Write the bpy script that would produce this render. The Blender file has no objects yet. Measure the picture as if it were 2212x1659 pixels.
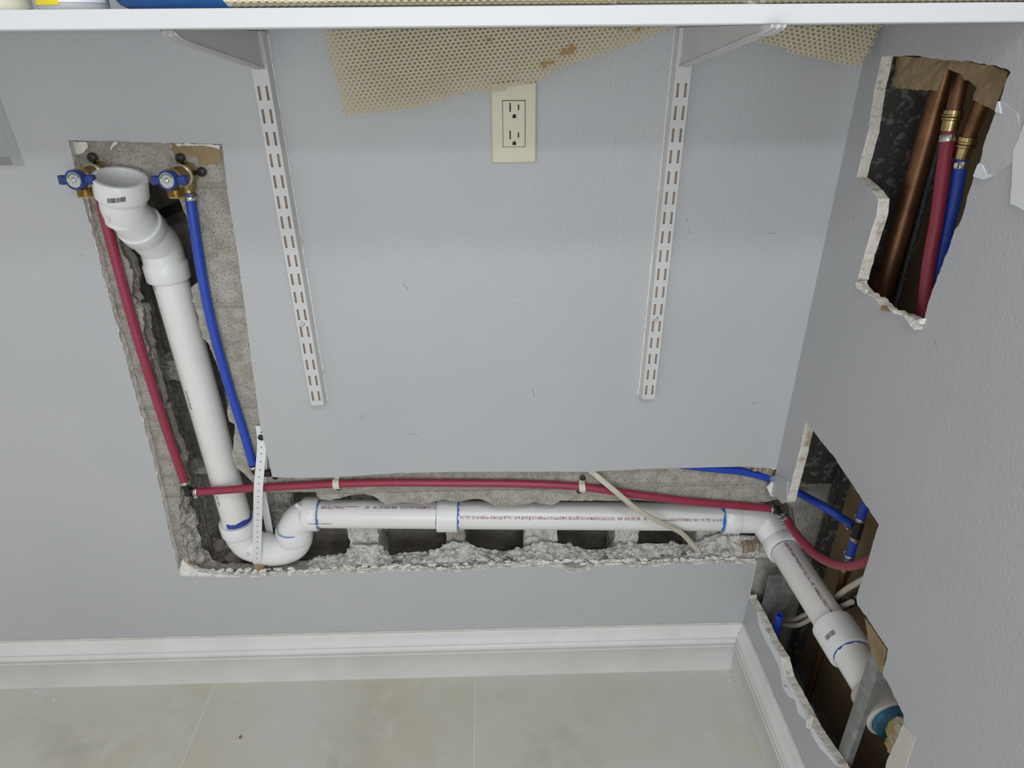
import bpy, bmesh, math, random
import numpy as np
from mathutils import Vector, Matrix, noise, Euler
from mathutils.geometry import delaunay_2d_cdt
random.seed(7)
PI = math.pi
SC = bpy.context.scene
COL = SC.collection

# ------------------------------------------------------------------ camera
W, H, F = 2212, 1659, 1442.5
CAM = Vector((0.01449, -1.08787, 1.343))
ROT = Euler((1.08543, 0.00806, -0.02486), 'XYZ')
cd = bpy.data.cameras.new('camera'); cam = bpy.data.objects.new('camera', cd); COL.objects.link(cam)
cam.location = CAM; cam.rotation_euler = ROT
cd.sensor_width = 36; cd.lens = F / W * 36; cd.clip_start = 0.02
SC.camera = cam
# ------------------------------------------------------------------ light
wd = bpy.data.worlds.new('world'); SC.world = wd; wd.use_nodes = True
bg = wd.node_tree.nodes['Background']
bg.inputs[0].default_value = (1.0, 0.99, 0.972, 1); bg.inputs[1].default_value = 0.67
def area(name, loc, target, sx, sy, power, col=(1, 1, 1)):
    l = bpy.data.lights.new(name, 'AREA'); l.shape = 'RECTANGLE'; l.size = sx; l.size_y = sy
    l.energy = power; l.color = col
    o = bpy.data.objects.new(name, l); COL.objects.link(o); o.location = loc
    o.rotation_euler = (Vector(target) - Vector(loc)).to_track_quat('-Z', 'Y').to_euler()
    return o
area('ceiling_light_far', (0.35, -2.42, 2.40), (0, 0, 0.7), 0.55, 0.10, 8.5, (0.93, 0.965, 1.0))
area('ceiling_light_near', (0.25, -1.42, 2.42), (0, 0, 0.6), 0.60, 0.12, 7.5, (0.93, 0.965, 1.0))
area('fill_light', (-0.15, -2.1, 1.0), (0.35, 0, 0.6), 0.9, 0.9, 12, (0.90, 0.95, 1.0))  # bluish fill, added to brighten the lower back wall and the right wall
SC.view_settings.view_transform = 'Standard'; SC.view_settings.look = 'None'
SC.view_settings.exposure = -0.05; SC.view_settings.gamma = 1.0
SC.view_settings.use_curve_mapping = False

# ------------------------------------------------------------------ helpers
RM = ROT.to_matrix()
def U(px, py, ax, val):
    """real point of the room seen at photo pixel px,py, on the plane ax = val"""
    d = RM @ Vector((px - W / 2, -(py - H / 2), -F)); i = 'xyz'.index(ax)
    return CAM + d * ((val - CAM[i]) / d[i])
def V(*a): return Vector(a) if a else Vector((0, 0, 0))

def tag(o, label=None, cat=None, group=None, kind=None):
    if label: o['label'] = label
    if cat: o['category'] = cat
    if group: o['group'] = group
    if kind: o['kind'] = kind
    return o
def empty(name, loc, label, cat, group=None):
    o = bpy.data.objects.new(name, None); COL.objects.link(o); o.location = loc; o.empty_display_size = 0.02
    return tag(o, label, cat, group)
def link(name, me, parent=None):
    o = bpy.data.objects.new(name, me); COL.objects.link(o)
    if parent:
        o.parent = parent
        def wm(q): return (wm(q.parent) @ q.matrix_parent_inverse if q.parent else Matrix()) @ Matrix.Translation(q.location)
        m = wm(parent)
        o.matrix_parent_inverse = m.inverted()
    return o
def mk(name, vs, fs, mats, parent=None, smooth=False, mi=None, fix=True):
    me = bpy.data.meshes.new(name); me.from_pydata([tuple(v) for v in vs], [], fs)
    if not isinstance(mats, (list, tuple)): mats = [mats]
    for m in mats: me.materials.append(m)
    if mi: me.polygons.foreach_set('material_index', mi)
    if fix:
        bm = bmesh.new(); bm.from_mesh(me); bmesh.ops.recalc_face_normals(bm, faces=bm.faces); bm.to_mesh(me); bm.free()
    if smooth is True: me.polygons.foreach_set('use_smooth', [True] * len(me.polygons))
    elif smooth:
        me.polygons.foreach_set('use_smooth', [True] * len(me.polygons)); me.set_sharp_from_angle(angle=math.radians(smooth))
    return link(name, me, parent)

class MB:
    """collects geometry for one mesh"""
    def __init__(s): s.v = []; s.f = []; s.m = []
    def add(s, vs, fs, mi=0):
        b = len(s.v); s.v += [Vector(v) for v in vs]; s.f += [tuple(i + b for i in f) for f in fs]; s.m += [mi] * len(fs); return s
    def box(s, c, x, y, z, mi=0, bev=0.0):
        """c centre, x,y,z half vectors"""
        c = Vector(c); x, y, z = Vector(x), Vector(y), Vector(z)
        if bev > 0:
            bx, by, bz = [1 - bev / max(q.length, 1e-6) for q in (x, y, z)]
            bm = bmesh.new(); bmesh.ops.create_cube(bm, size=2)
            # bevelled box through scaled coordinates
            bm.free()
            vs = []; P = {}
            for sx in (-1, 1):
                for sy in (-1, 1):
                    for sz in (-1, 1):
                        for k, (a, b_, d) in enumerate(((1, by, bz), (bx, 1, bz), (bx, by, 1))):
                            P[(sx, sy, sz, k)] = len(vs); vs.append(c + x * sx * a + y * sy * b_ + z * sz * d)
            fs = []
            for k in range(3):
                for q in (-1, 1):
                    r = []
                    for (m, n) in ((-1, -1), (1, -1), (1, 1), (-1, 1)):
                        t = [m, n]; t.insert(k, q); r.append(P[(t[0], t[1], t[2], k)])
                    fs.append(tuple(r))
            for k in range(3):            # edges running along axis k
                o1, o2 = [i for i in range(3) if i != k]
                for a in (-1, 1):
                    for b_ in (-1, 1):
                        t0 = [0, 0, 0]; t0[o1] = a; t0[o2] = b_; t1 = list(t0); t0[k] = -1; t1[k] = 1
                        fs.append((P[(*t0, o1)], P[(*t1, o1)], P[(*t1, o2)], P[(*t0, o2)]))
            for sx in (-1, 1):
                for sy in (-1, 1):
                    for sz in (-1, 1): fs.append(tuple(P[(sx, sy, sz, k)] for k in range(3)))
            return s.add(vs, fs, mi)
        vs = [c + x * i + y * j + z * k for i in (-1, 1) for j in (-1, 1) for k in (-1, 1)]
        return s.add(vs, [(0, 1, 3, 2), (4, 6, 7, 5), (0, 4, 5, 1), (2, 3, 7, 6), (0, 2, 6, 4), (1, 5, 7, 3)], mi)
    def tube(s, pts, r, seg=20, caps=True, mi=0, rough=0, flat=None):
        pts = [Vector(p) for p in pts]; n = len(pts); rs = r if isinstance(r, (list, tuple)) else [r] * n
        T = []
        for i in range(n):
            d = (pts[min(i + 1, n - 1)] - pts[max(i - 1, 0)])
            T.append(d.normalized() if d.length > 1e-9 else V(0, 0, 1))
        up = V(0, 0, 1) if abs(T[0].z) < 0.9 else V(0, 1, 0)
        nrm = (up - T[0] * up.dot(T[0])).normalized(); vs = []
        for i in range(n):
            nrm = (nrm - T[i] * nrm.dot(T[i])).normalized(); b = T[i].cross(nrm)
            for k in range(seg):
                a = 2 * PI * k / seg; rr = rs[i]
                if rough: rr *= 1 + rough * noise.noise((pts[i] + nrm * math.cos(a) * .02 + b * math.sin(a) * .02) * 90)
                vs.append(pts[i] + (nrm * math.cos(a) + b * math.sin(a)) * rr)
        fs = [(i * seg + k, i * seg + (k + 1) % seg, (i + 1) * seg + (k + 1) % seg, (i + 1) * seg + k) for i in range(n - 1) for k in range(seg)]
        if caps: fs += [tuple(range(seg))[::-1], tuple((n - 1) * seg + k for k in range(seg))]
        return s.add(vs, fs, mi)
    def lathe(s, p0, d, prof, seg=40, mi=0):
        """prof: list of (t along d, radius)"""
        d = Vector(d).normalized(); p0 = Vector(p0)
        up = V(0, 0, 1) if abs(d.z) < 0.9 else V(0, 1, 0)
        n = (up - d * up.dot(d)).normalized(); b = d.cross(n); vs = []
        for t, r in prof:
            for k in range(seg):
                a = 2 * PI * k / seg; vs.append(p0 + d * t + (n * math.cos(a) + b * math.sin(a)) * max(r, 1e-5))
        m = len(prof)
        fs = [(i * seg + k, i * seg + (k + 1) % seg, (i + 1) * seg + (k + 1) % seg, (i + 1) * seg + k) for i in range(m - 1) for k in range(seg)]
        return s.add(vs, fs, mi)
    def build(s, name, mats, parent=None, smooth=False, fix=True):
        return mk(name, s.v, s.f, mats, parent, smooth, s.m, fix)
def smoothp(pts, k=10):
    pts = [Vector(p) for p in pts]; out = []
    q = [pts[0] * 2 - pts[1]] + pts + [pts[-1] * 2 - pts[-2]]
    for i in range(1, len(q) - 2):
        a, b, c, d = q[i - 1:i + 3]
        for j in range(k):
            t = j / k
            out.append(0.5 * ((2 * b) + (c - a) * t + (2 * a - 5 * b + 4 * c - d) * t * t + (3 * b - a - 3 * c + d) * t ** 3))
    out.append(pts[-1]); return out
def arc(pin, corner, pout, rad, k=12):
    """straight - rounded corner - straight"""
    pin, c, pout = Vector(pin), Vector(corner), Vector(pout)
    a = (pin - c).normalized(); b = (pout - c).normalized(); ang = a.angle(b)
    t = rad / math.tan(ang / 2); ctr = c + (a + b).normalized() * (rad / math.sin(ang / 2))
    s0 = c + a * t - ctr; s1 = c + b * t - ctr; pts = [pin]
    for i in range(k + 1): pts.append(ctr + s0.slerp(s1, i / k) if False else ctr + (Matrix.Rotation(s0.angle(s1) * i / k, 3, s0.cross(s1)) @ s0))
    pts.append(pout); return pts

# 2D polygon tools
def pip(P, poly):
    P = np.asarray(P, float); x, y = P[:, 0], P[:, 1]; ins = np.zeros(len(P), bool); n = len(poly)
    for i in range(n):
        x0, y0 = poly[i]; x1, y1 = poly[(i + 1) % n]
        if y0 == y1: continue
        c = ((y0 > y) != (y1 > y)) & (x < (x1 - x0) * (y - y0) / (y1 - y0) + x0); ins ^= c
    return ins
def ragged(poly, step, amp, seed=0, freq=60., closed=True, keep=None):
    out = []; n = len(poly)
    for i in range(n if closed else n - 1):
        a = Vector(poly[i]).to_2d(); b = Vector(poly[(i + 1) % n]).to_2d(); L = (b - a).length; k = max(1, int(L / step))
        nr = Vector((-(b - a).y, (b - a).x)).normalized() if L > 0 else Vector((0, 0))
        am = amp if not keep else keep(i, amp)
        for j in range(k):
            p = a.lerp(b, j / k); w = (noise.noise(Vector((p.x * freq, p.y * freq, seed))) + .5 * noise.noise(Vector((p.x * freq * 3, p.y * freq * 3, seed + 5))))
            out.append((p.x + nr.x * am * w, p.y + nr.y * am * w))
    if not closed: out.append(tuple(poly[-1][:2]))
    return out
FB = lambda a, b, d: Vector((a, d, b))              # back wall: a=x b=z d=depth into the wall
X0 = 0.5633
FR = lambda a, b, d: Vector((X0 + d, a, b))         # right wall: a=y b=z
def sheet(name, include, exclude, frame, d0, d1, mats, parent=None, grid=0, relief=0., seed=0, smooth=False, edge_in=0., box=None, rel_freq=40.):
    """plate between depth d0 and d1 covering all `include` polygons minus all `exclude` polygons"""
    vs = []; es = []
    for poly in list(include) + list(exclude):
        b = len(vs); n = len(poly); vs += [Vector((p[0], p[1])) for p in poly]; es += [(b + i, b + (i + 1) % n) for i in range(n)]
    if grid:
        inc = include[0]; xs = [p[0] for p in inc]; ys = [p[1] for p in inc]; rr = random.Random(seed)
        nx = int((max(xs) - min(xs)) / grid); ny = int((max(ys) - min(ys)) / grid)
        g = [(min(xs) + (i + .5 + rr.uniform(-.3, .3)) * grid, min(ys) + (j + .5 + rr.uniform(-.3, .3)) * grid) for i in range(nx) for j in range(ny)]
        if g: vs += [Vector(q) for q in g]
    v2, e2, f2, *_ = delaunay_2d_cdt(vs, es, [], 0, 1e-7)
    P = np.array([(v.x, v.y) for v in v2]); Fc = [tuple(f) for f in f2]
    C = np.array([P[list(f)].mean(0) for f in Fc]); ok = np.ones(len(C), bool)
    for poly in include: ok &= pip(C, poly)
    for poly in exclude: ok &= ~pip(C, poly)
    Fc = [f for f, k in zip(Fc, ok) if k]
    if not Fc: return None
    used = sorted({i for f in Fc for i in f}); ix = {u: i for i, u in enumerate(used)}; n = len(used)
    cnt = {}
    for f in Fc:
        for i in range(len(f)):
            a, b = f[i], f[(i + 1) % len(f)]; cnt[(min(a, b), max(a, b))] = cnt.get((min(a, b), max(a, b)), 0) + 1
    V3 = []
    for u in used:
        a, b = P[u]; d = relief * (noise.noise(Vector((a * rel_freq, b * rel_freq, seed))) + .6 * noise.noise(Vector((a * rel_freq * 3.3, b * rel_freq * 3.3, seed)))) if relief else 0
        V3.append(frame(a, b, d0 + d))
    for u in used: V3.append(frame(P[u][0], P[u][1], d1))
    fs = [tuple(ix[i] for i in f) for f in Fc]; mi = [0] * len(fs)
    back = [tuple(ix[i] + n for i in reversed(f)) for f in Fc]
    side = [(ix[a], ix[b], ix[b] + n, ix[a] + n) for (a, b), c in cnt.items() if c == 1]
    fs += back + side; mi += [0] * len(back) + [1 if isinstance(mats, (list, tuple)) and len(mats) > 1 else 0] * len(side)
    return mk(name, V3, fs, mats, parent, smooth, mi)
def rect(a0, b0, a1, b1): return [(a0, b0), (a1, b0), (a1, b1), (a0, b1)]
def rock(name, c, size, mat, parent=None, seed=1, sub=3, amp=.35):
    bm = bmesh.new(); bmesh.ops.create_icosphere(bm, subdivisions=sub, radius=1)
    for v in bm.verts:
        q = v.co * 1.2 + Vector((seed * 3.1, seed, -seed)); k = 1 + amp * noise.noise(q) + .2 * noise.noise(q * 3) + .08 * noise.noise(q * 8)
        q2 = v.co.copy()
        # flatten random facets
        for j in range(5):
            nrm = Vector((math.sin(seed * 7 + j * 2.1), math.cos(seed * 3 + j * 1.7), math.sin(seed + j * 4.4))).normalized()
            dd = q2.dot(nrm) - .62
            if dd > 0: q2 -= nrm * dd * .85
        v.co = Vector((q2.x * k * size[0], q2.y * k * size[1], q2.z * k * size[2])) + Vector(c)
    me = bpy.data.meshes.new(name); bm.to_mesh(me); bm.free(); me.materials.append(mat)
    return link(name, me, parent)

# ------------------------------------------------------------------ materials
def nt(name):
    m = bpy.data.materials.new(name); m.use_nodes = True; return m, m.node_tree.nodes, m.node_tree.links, m.node_tree.nodes['Principled BSDF']
def mat(name, col, rough=.5, metal=0., col2=None, nscale=20., bump=0., bscale=200., spec=.5, detail=4, lo=.35, hi=.65, speck=None, coat=0., sss=0., stretch=None, bump2=0., b2scale=40):
    """principled material with noise colour variation and bump, coordinates in metres"""
    m, N, L, B = nt(name); c = (*col, 1)
    B.inputs['Base Color'].default_value = c; B.inputs['Roughness'].default_value = rough; B.inputs['Metallic'].default_value = metal
    B.inputs['Specular IOR Level'].default_value = spec; B.inputs['Coat Weight'].default_value = coat
    g = N.new('ShaderNodeNewGeometry'); src = g.outputs['Position']
    if stretch:
        mp = N.new('ShaderNodeMapping'); mp.inputs['Scale'].default_value = stretch; L.new(src, mp.inputs[0]); src = mp.outputs[0]
    out = None
    if col2:
        n = N.new('ShaderNodeTexNoise'); n.inputs['Scale'].default_value = nscale; n.inputs['Detail'].default_value = detail; n.inputs['Roughness'].default_value = .6; L.new(src, n.inputs['Vector'])
        r = N.new('ShaderNodeMapRange'); r.inputs[1].default_value = lo; r.inputs[2].default_value = hi; L.new(n.outputs[0], r.inputs[0])
        x = N.new('ShaderNodeMix'); x.data_type = 'RGBA'; L.new(r.outputs[0], x.inputs[0]); x.inputs[6].default_value = c; x.inputs[7].default_value = (*col2, 1)
        out = x.outputs[2]
    if speck:   # (colour, scale, threshold)
        n = N.new('ShaderNodeTexNoise'); n.inputs['Scale'].default_value = speck[1]; n.inputs['Detail'].default_value = 2; L.new(src, n.inputs['Vector'])
        r = N.new('ShaderNodeMapRange'); r.inputs[1].default_value = speck[2]; r.inputs[2].default_value = speck[2] + .06; L.new(n.outputs[0], r.inputs[0])
        x = N.new('ShaderNodeMix'); x.data_type = 'RGBA'; L.new(r.outputs[0], x.inputs[0])
        if out: L.new(out, x.inputs[6])
        else: x.inputs[6].default_value = c
        x.inputs[7].default_value = (*speck[0], 1); out = x.outputs[2]
    if out: L.new(out, B.inputs['Base Color'])
    if bump:
        n = N.new('ShaderNodeTexNoise'); n.inputs['Scale'].default_value = bscale; n.inputs['Detail'].default_value = 3; L.new(src, n.inputs['Vector'])
        h = n.outputs[0]
        if bump2:
            n2 = N.new('ShaderNodeTexNoise'); n2.inputs['Scale'].default_value = b2scale; n2.inputs['Detail'].default_value = 4; L.new(src, n2.inputs['Vector'])
            ma = N.new('ShaderNodeMath'); ma.operation = 'MULTIPLY_ADD'; L.new(n2.outputs[0], ma.inputs[0]); ma.inputs[1].default_value = bump2 / bump; L.new(h, ma.inputs[2]); h = ma.outputs[0]
        b = N.new('ShaderNodeBump'); b.inputs['Distance'].default_value = bump; b.inputs['Strength'].default_value = 1.; L.new(h, b.inputs['Height']); L.new(b.outputs[0], B.inputs['Normal'])
    return m
PAINT = mat('grey_wall_paint', (.435, .442, .452), .42, col2=(.412, .421, .433), nscale=3, bump=.0007, bscale=260, spec=.5, bump2=.0004, b2scale=90, detail=3)
PAINT_SIDE = mat('grey_wall_paint_side', (.430, .437, .446), .46, col2=(.405, .412, .422), nscale=3, bump=.0006, bscale=260, spec=.45, bump2=.0004, b2scale=90, detail=3)
GYPSUM = mat('torn_gypsum', (.64, .61, .55), .95, col2=(.40, .34, .25), nscale=60, lo=.52, hi=.66, bump=.0015, bscale=200, bump2=.002, b2scale=70, spec=.1)
PLASTER = mat('white_plaster', (.74, .73, .69), .9, col2=(.60, .57, .50), nscale=60, lo=.5, hi=.7, bump=.003, bscale=170, bump2=.006, b2scale=55, spec=.15)
PAPER_W = mat('torn_white_paper', (.66, .68, .72), .8, spec=.2, bump=.0008, bscale=90)
PAPER_T = mat('tan_paper', (.33, .25, .15), .85, col2=(.24, .17, .09), nscale=30, spec=.2, bump=.001, bscale=80)
BROWN = mat('brown_board_back', (.26, .19, .11), .85, col2=(.19, .135, .075), nscale=14, spec=.2, bump=.0008, bscale=60)
BROWN_D = mat('brown_dark_board', (.10, .065, .042), .85, col2=(.07, .045, .03), nscale=14, spec=.2, bump=.0008, bscale=60)
BLOCK = mat('concrete_block', (.50, .475, .42), .95, col2=(.38, .355, .305), nscale=45, lo=.4, hi=.62, speck=((.15, .14, .125), 420, .60), bump=.0045, bscale=420, bump2=.003, b2scale=110, spec=.15)
MORTAR = mat('mortar', (.34, .325, .29), .95, col2=(.28, .265, .235), nscale=60, bump=.002, bscale=300, spec=.15)
BROKEN = mat('broken_concrete', (.52, .50, .45), .95, col2=(.30, .28, .245), nscale=60, lo=.42, hi=.62, speck=((.16, .15, .13), 260, .64), bump=.005, bscale=260, bump2=.010, b2scale=80, spec=.15)
CRUMB = mat('white_rubble', (.62, .61, .58), .95, col2=(.36, .345, .31), nscale=60, lo=.48, hi=.68, bump=.004, bscale=240, bump2=.008, b2scale=90, spec=.15)
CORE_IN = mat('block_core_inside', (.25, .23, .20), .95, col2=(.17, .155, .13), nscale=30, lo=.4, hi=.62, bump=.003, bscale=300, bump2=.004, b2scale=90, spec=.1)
PVC = mat('white_pvc', (.72, .72, .70), .28, col2=(.68, .68, .655), nscale=12, spec=.5, lo=.45, hi=.7)
PVC_F = mat('white_pvc_fitting', (.74, .745, .74), .30, col2=(.70, .705, .70), nscale=12, spec=.5)
PVC_OLD = mat('old_pvc', (.52, .50, .47), .45, col2=(.46, .44, .41), nscale=25, spec=.4)
PRIMER = mat('blue_primer', (.025, .07, .36), .35, col2=(.015, .025, .20), nscale=90, spec=.5)
PRIMER_L = mat('light_blue_primer', (.03, .25, .58), .35, col2=(.02, .12, .48), nscale=90)
RED = mat('red_pex', (.27, .028, .055), .38, col2=(.33, .075, .10), nscale=60, lo=.62, hi=.8, spec=.45)
BLUE = mat('blue_pex', (.016, .060, .40), .36, col2=(.07, .14, .50), nscale=60, lo=.62, hi=.8, spec=.45)
BLACK = mat('black_plastic', (.014, .014, .015), .45, spec=.4)
BLACKS = mat('black_screw_metal', (.02, .02, .021), .4, metal=.3)
STEEL = mat('clamp_steel', (.50, .50, .48), .3, metal=1., bump=.0004, bscale=300)
CHROME = mat('screw_steel', (.62, .62, .60), .22, metal=1.)
BRASS = mat('brass', (.50, .39, .19), .30, metal=1., col2=(.34, .26, .12), nscale=60)
COPPER = mat('tarnished_copper', (.22, .11, .055), .42, metal=.8, col2=(.13, .065, .035), nscale=35)
GALV = mat('galvanised_steel', (.22, .225, .22), .55, metal=.55, col2=(.33, .335, .33), nscale=60, lo=.4, hi=.7)
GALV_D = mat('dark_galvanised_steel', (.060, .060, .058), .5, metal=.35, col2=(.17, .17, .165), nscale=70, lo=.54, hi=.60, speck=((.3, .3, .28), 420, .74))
SHELFM = mat('white_laminate', (.66, .67, .68), .35, spec=.4)
ENAMEL = mat('white_enamel_metal', (.56, .565, .55), .38, spec=.5, col2=(.53, .535, .52), nscale=20)
SLOTIN = mat('bare_slot_backing', (.38, .28, .22), .7, col2=(.32, .22, .17), nscale=40)
TRIMP = mat('white_trim_paint', (.66, .665, .65), .38, col2=(.60, .605, .585), nscale=9, spec=.5, bump=.0003, bscale=150)
IVORY = mat('ivory_plastic', (.56, .52, .385), .35, spec=.5)
HOLE = mat('dark_slot', (.012, .011, .010), .8)
LINER = mat('cream_shelf_liner', (.53, .47, .325), .75, col2=(.49, .43, .29), nscale=25, spec=.25, speck=((.34, .17, .03), 22, .735))
LINER_L = mat('pale_shelf_liner', (.74, .69, .52), .75, col2=(.68, .62, .44), nscale=25, spec=.25)
STRAPM = mat('white_plastic_strap', (.68, .69, .69), .4, spec=.4)
NYLON = mat('cream_nylon_clip', (.60, .56, .45), .5)
CABLE = mat('cream_cable_sheath', (.52, .49, .40), .5, col2=(.44, .41, .33), nscale=60, speck=((.08, .07, .06), 60, .72))
WOOD = mat('weathered_wood', (.34, .25, .155), .85, col2=(.22, .155, .09), nscale=160, stretch=(1, 1, .08), bump=.002, bscale=200)
CARD = mat('corrugated_edge', (.40, .33, .22), .85, col2=(.16, .12, .08), nscale=220, stretch=(1, .05, .05), lo=.4, hi=.6)
TEFLON = mat('white_sealing_tape', (.52, .55, .57), .6)
HANDLE = mat('blue_handle_plastic', (.010, .030, .17), .4, spec=.5, col2=(.016, .045, .23), nscale=80)
DISC = mat('handle_disc', (.50, .53, .48), .5, col2=(.36, .40, .36), nscale=200)
INKR = mat('burgundy_ink', (.19, .022, .055), .6)
INKB = mat('black_ink', (.03, .03, .035), .6)
GROUT = mat('tile_grout', (.62, .61, .56), .9, bump=.0005, bscale=400)
def tile_mat():
    m, N, L, B = nt('stone_tile'); g = N.new('ShaderNodeNewGeometry')
    o = N.new('ShaderNodeObjectInfo')
    add = N.new('ShaderNodeVectorMath'); add.operation = 'ADD'; L.new(g.outputs['Position'], add.inputs[0])
    cx = N.new('ShaderNodeCombineXYZ'); L.new(o.outputs['Random'], cx.inputs[2]); L.new(cx.outputs[0], add.inputs[1])
    def nz(s, d, r=.6):
        n = N.new('ShaderNodeTexNoise'); n.inputs['Scale'].default_value = s; n.inputs['Detail'].default_value = d; n.inputs['Roughness'].default_value = r; L.new(add.outputs[0], n.inputs['Vector']); return n.outputs[0]
    def mix(f, a, b, lo, hi):
        r = N.new('ShaderNodeMapRange'); r.inputs[1].default_value = lo; r.inputs[2].default_value = hi; L.new(f, r.inputs[0])
        x = N.new('ShaderNodeMix'); x.data_type = 'RGBA'; L.new(r.outputs[0], x.inputs[0])
        for i, q in ((6, a), (7, b)):
            if isinstance(q, tuple): x.inputs[i].default_value = (*q, 1)
            else: L.new(q, x.inputs[i])
        return x.outputs[2]
    a = mix(nz(2.6, 5), (.53, .525, .48), (.49, .465, .375), .40, .66)
    b = mix(nz(14, 6, .7), a, (.56, .555, .515), .52, .75)
    # soft diagonal clouds
    c = mix(nz(5, 4, .6), b, (.41, .40, .355), .58, .80)
    L.new(c, B.inputs['Base Color']); B.inputs['Roughness'].default_value = .55; B.inputs['Specular IOR Level'].default_value = .35
    bp = N.new('ShaderNodeBump'); bp.inputs['Distance'].default_value = .0006; L.new(nz(60, 4), bp.inputs['Height']); L.new(bp.outputs[0], B.inputs['Normal'])
    return m
TILE = tile_mat()

# ================================================================== THE SETTING
BF = 0.017            # depth of the block face behind the paint
def bz(px, py, y=0.0): p = U(px, py, 'y', y); return (p.x, p.z)
def ry(px, py, x=X0): p = U(px, py, 'x', x); return (p.y, p.z)
# ---- hole in the back wall: L shaped, runs past the corner
back_px = [(147, 303), (250, 305), (330, 308), (480, 311), (492, 420), (512, 540), (528, 660), (546, 800), (562, 920), (578, 985), (588, 1030), (640, 1033), (720, 1031), (860, 1022), (1000, 1019), (1270, 1019), (1400, 1013),
           (1600, 1008), (1664, 1012)]
hole_top = [bz(*p) for p in back_px]
low_px = [(1622, 1217), (1600, 1217), (1440, 1219), (1420, 1223), (1355, 1224), (1345, 1219), (1288, 1222), (1262, 1236), (1232, 1237), (1212, 1224), (1160, 1224), (1090, 1226), (960, 1237), (900, 1232), (820, 1236), (690, 1240), (560, 1246), (480, 1247),
          (388, 1244), (372, 1180), (352, 1090), (330, 990), (300, 880), (270, 770), (245, 680), (205, 530), (172, 400)]
low = [bz(*p) for p in low_px]
XE = 0.58
hole_back = hole_top + [(XE, hole_top[-1][1]), (XE, low[0][1])] + low
keepb = lambda i, a: a * (.35 if i < 18 else 1.)
HB = ragged(hole_back, .005, .0022, 3, 50, keep=lambda i, a: a * (.30 if i < 18 else (.55 if i > 38 else 1.1)))
HBg = ragged([(a, b) for a, b in hole_back], .004, .0050, 11, 60, keep=lambda i, a: a * (.2 if i < 18 else (.42 if i > 38 else .9)))
# gypsum edge sits slightly inside the paint hole at the lower and left borders
def shrink(poly, idx0, amt, c):
    return poly
XL, ZT = -1.45, 1.85
wall_back = sheet('wall_back', [rect(XL, 0, X0, ZT)], [HB], FB, 0, .0012, [PAINT, PLASTER], None, seed=1)
tag(wall_back, kind='structure')
gi = []
n_hg = len(HBg)
core_b = sheet('gypsum_core', [rect(XL, 0, X0 + .002, ZT)], [[(a + (.0026 if (a < -.45 and b < 1.19) and False else 0), b + 0) for a, b in HBg]], FB, .0012, .0155, [PLASTER, PLASTER], wall_back, seed=2)
# ---- holes in the right wall
up_px = [(1905, 122), (1936, 120), (1966, 118), (2001, 123), (2047, 130), (2093, 132), (2140, 140), (2172, 147), (2183, 156), (2174, 173), (2163, 210), (2154, 242), (2140, 277), (2128, 311), (2119, 353), (2104, 381), (2089, 427), (2081, 464), (2070, 486), (2063, 497), (2047, 542),
         (2030, 588), (2007, 646), (1997, 688), (1990, 700), (1976, 703), (1955, 682), (1917, 667), (1905, 661), (1867, 630), (1850, 611), (1854, 598), (1867, 550), (1878, 513), (1894, 463), (1897, 431), (1889, 420), (1876, 404), (1850, 383), (1862, 335), (1876, 284), (1883, 230), (1889, 191)]
HU = ragged([ry(*p) for p in up_px], .004, .0016, 5, 90, keep=lambda i, a: a * (2.6 if 24 <= i <= 30 else 1))
lo_px = [(1741, 911), (1775, 955), (1800, 985), (1850, 1060), (1898, 1133), (1873, 1217), (1859, 1261), (1850, 1289), (1852, 1307), (1872, 1333), (1903, 1380), (1918, 1402), (1917, 1416), (1906, 1454), (1925, 1489), (1940, 1520), (1952, 1545), (1953, 1563), (1937, 1600), (1918, 1640), (1905, 1690),
         (1870, 1720), (1830, 1690), (1812, 1655), (1785, 1615), (1755, 1570), (1722, 1505), (1698, 1462), (1688, 1420), (1664, 1382), (1650, 1352), (1636, 1322), (1619, 1292), (1627, 1240), (1632, 1213), (1640, 1180), (1652, 1120), (1668, 1060), (1690, 1086), (1700, 1083), (1712, 1035), (1727, 975), (1737, 930)]
lo2 = [ry(*p) for p in lo_px]
lo2 = [(min(a, .02), b) if i < 33 or i > 37 else (.02, b) for i, (a, b) in enumerate(lo2)]
HL = ragged(lo2, .005, .0014, 6, 90)
YF = -1.30
wall_right = sheet('wall_right', [rect(YF, 0, 0.0, ZT)], [HU, HL], FR, 0, .0012, [PAINT_SIDE, PLASTER], None, seed=3)
tag(wall_right, kind='structure')
lo_g = []
for i, (a, b) in enumerate(lo2):
    lo_g.append((a, b))
HUg = ragged([ry(*p) for p in up_px], .003, .0016, 15, 80, keep=lambda i, a: a * (3.2 if 24 <= i <= 30 else 1))
HLg = ragged(lo_g, .004, .0016, 16, 60)
sheet('gypsum_core', [rect(YF, 0, -.001, ZT)], [HUg, HLg], FR, .0012, .0165, [GYPSUM, GYPSUM], wall_right, seed=4)

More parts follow.
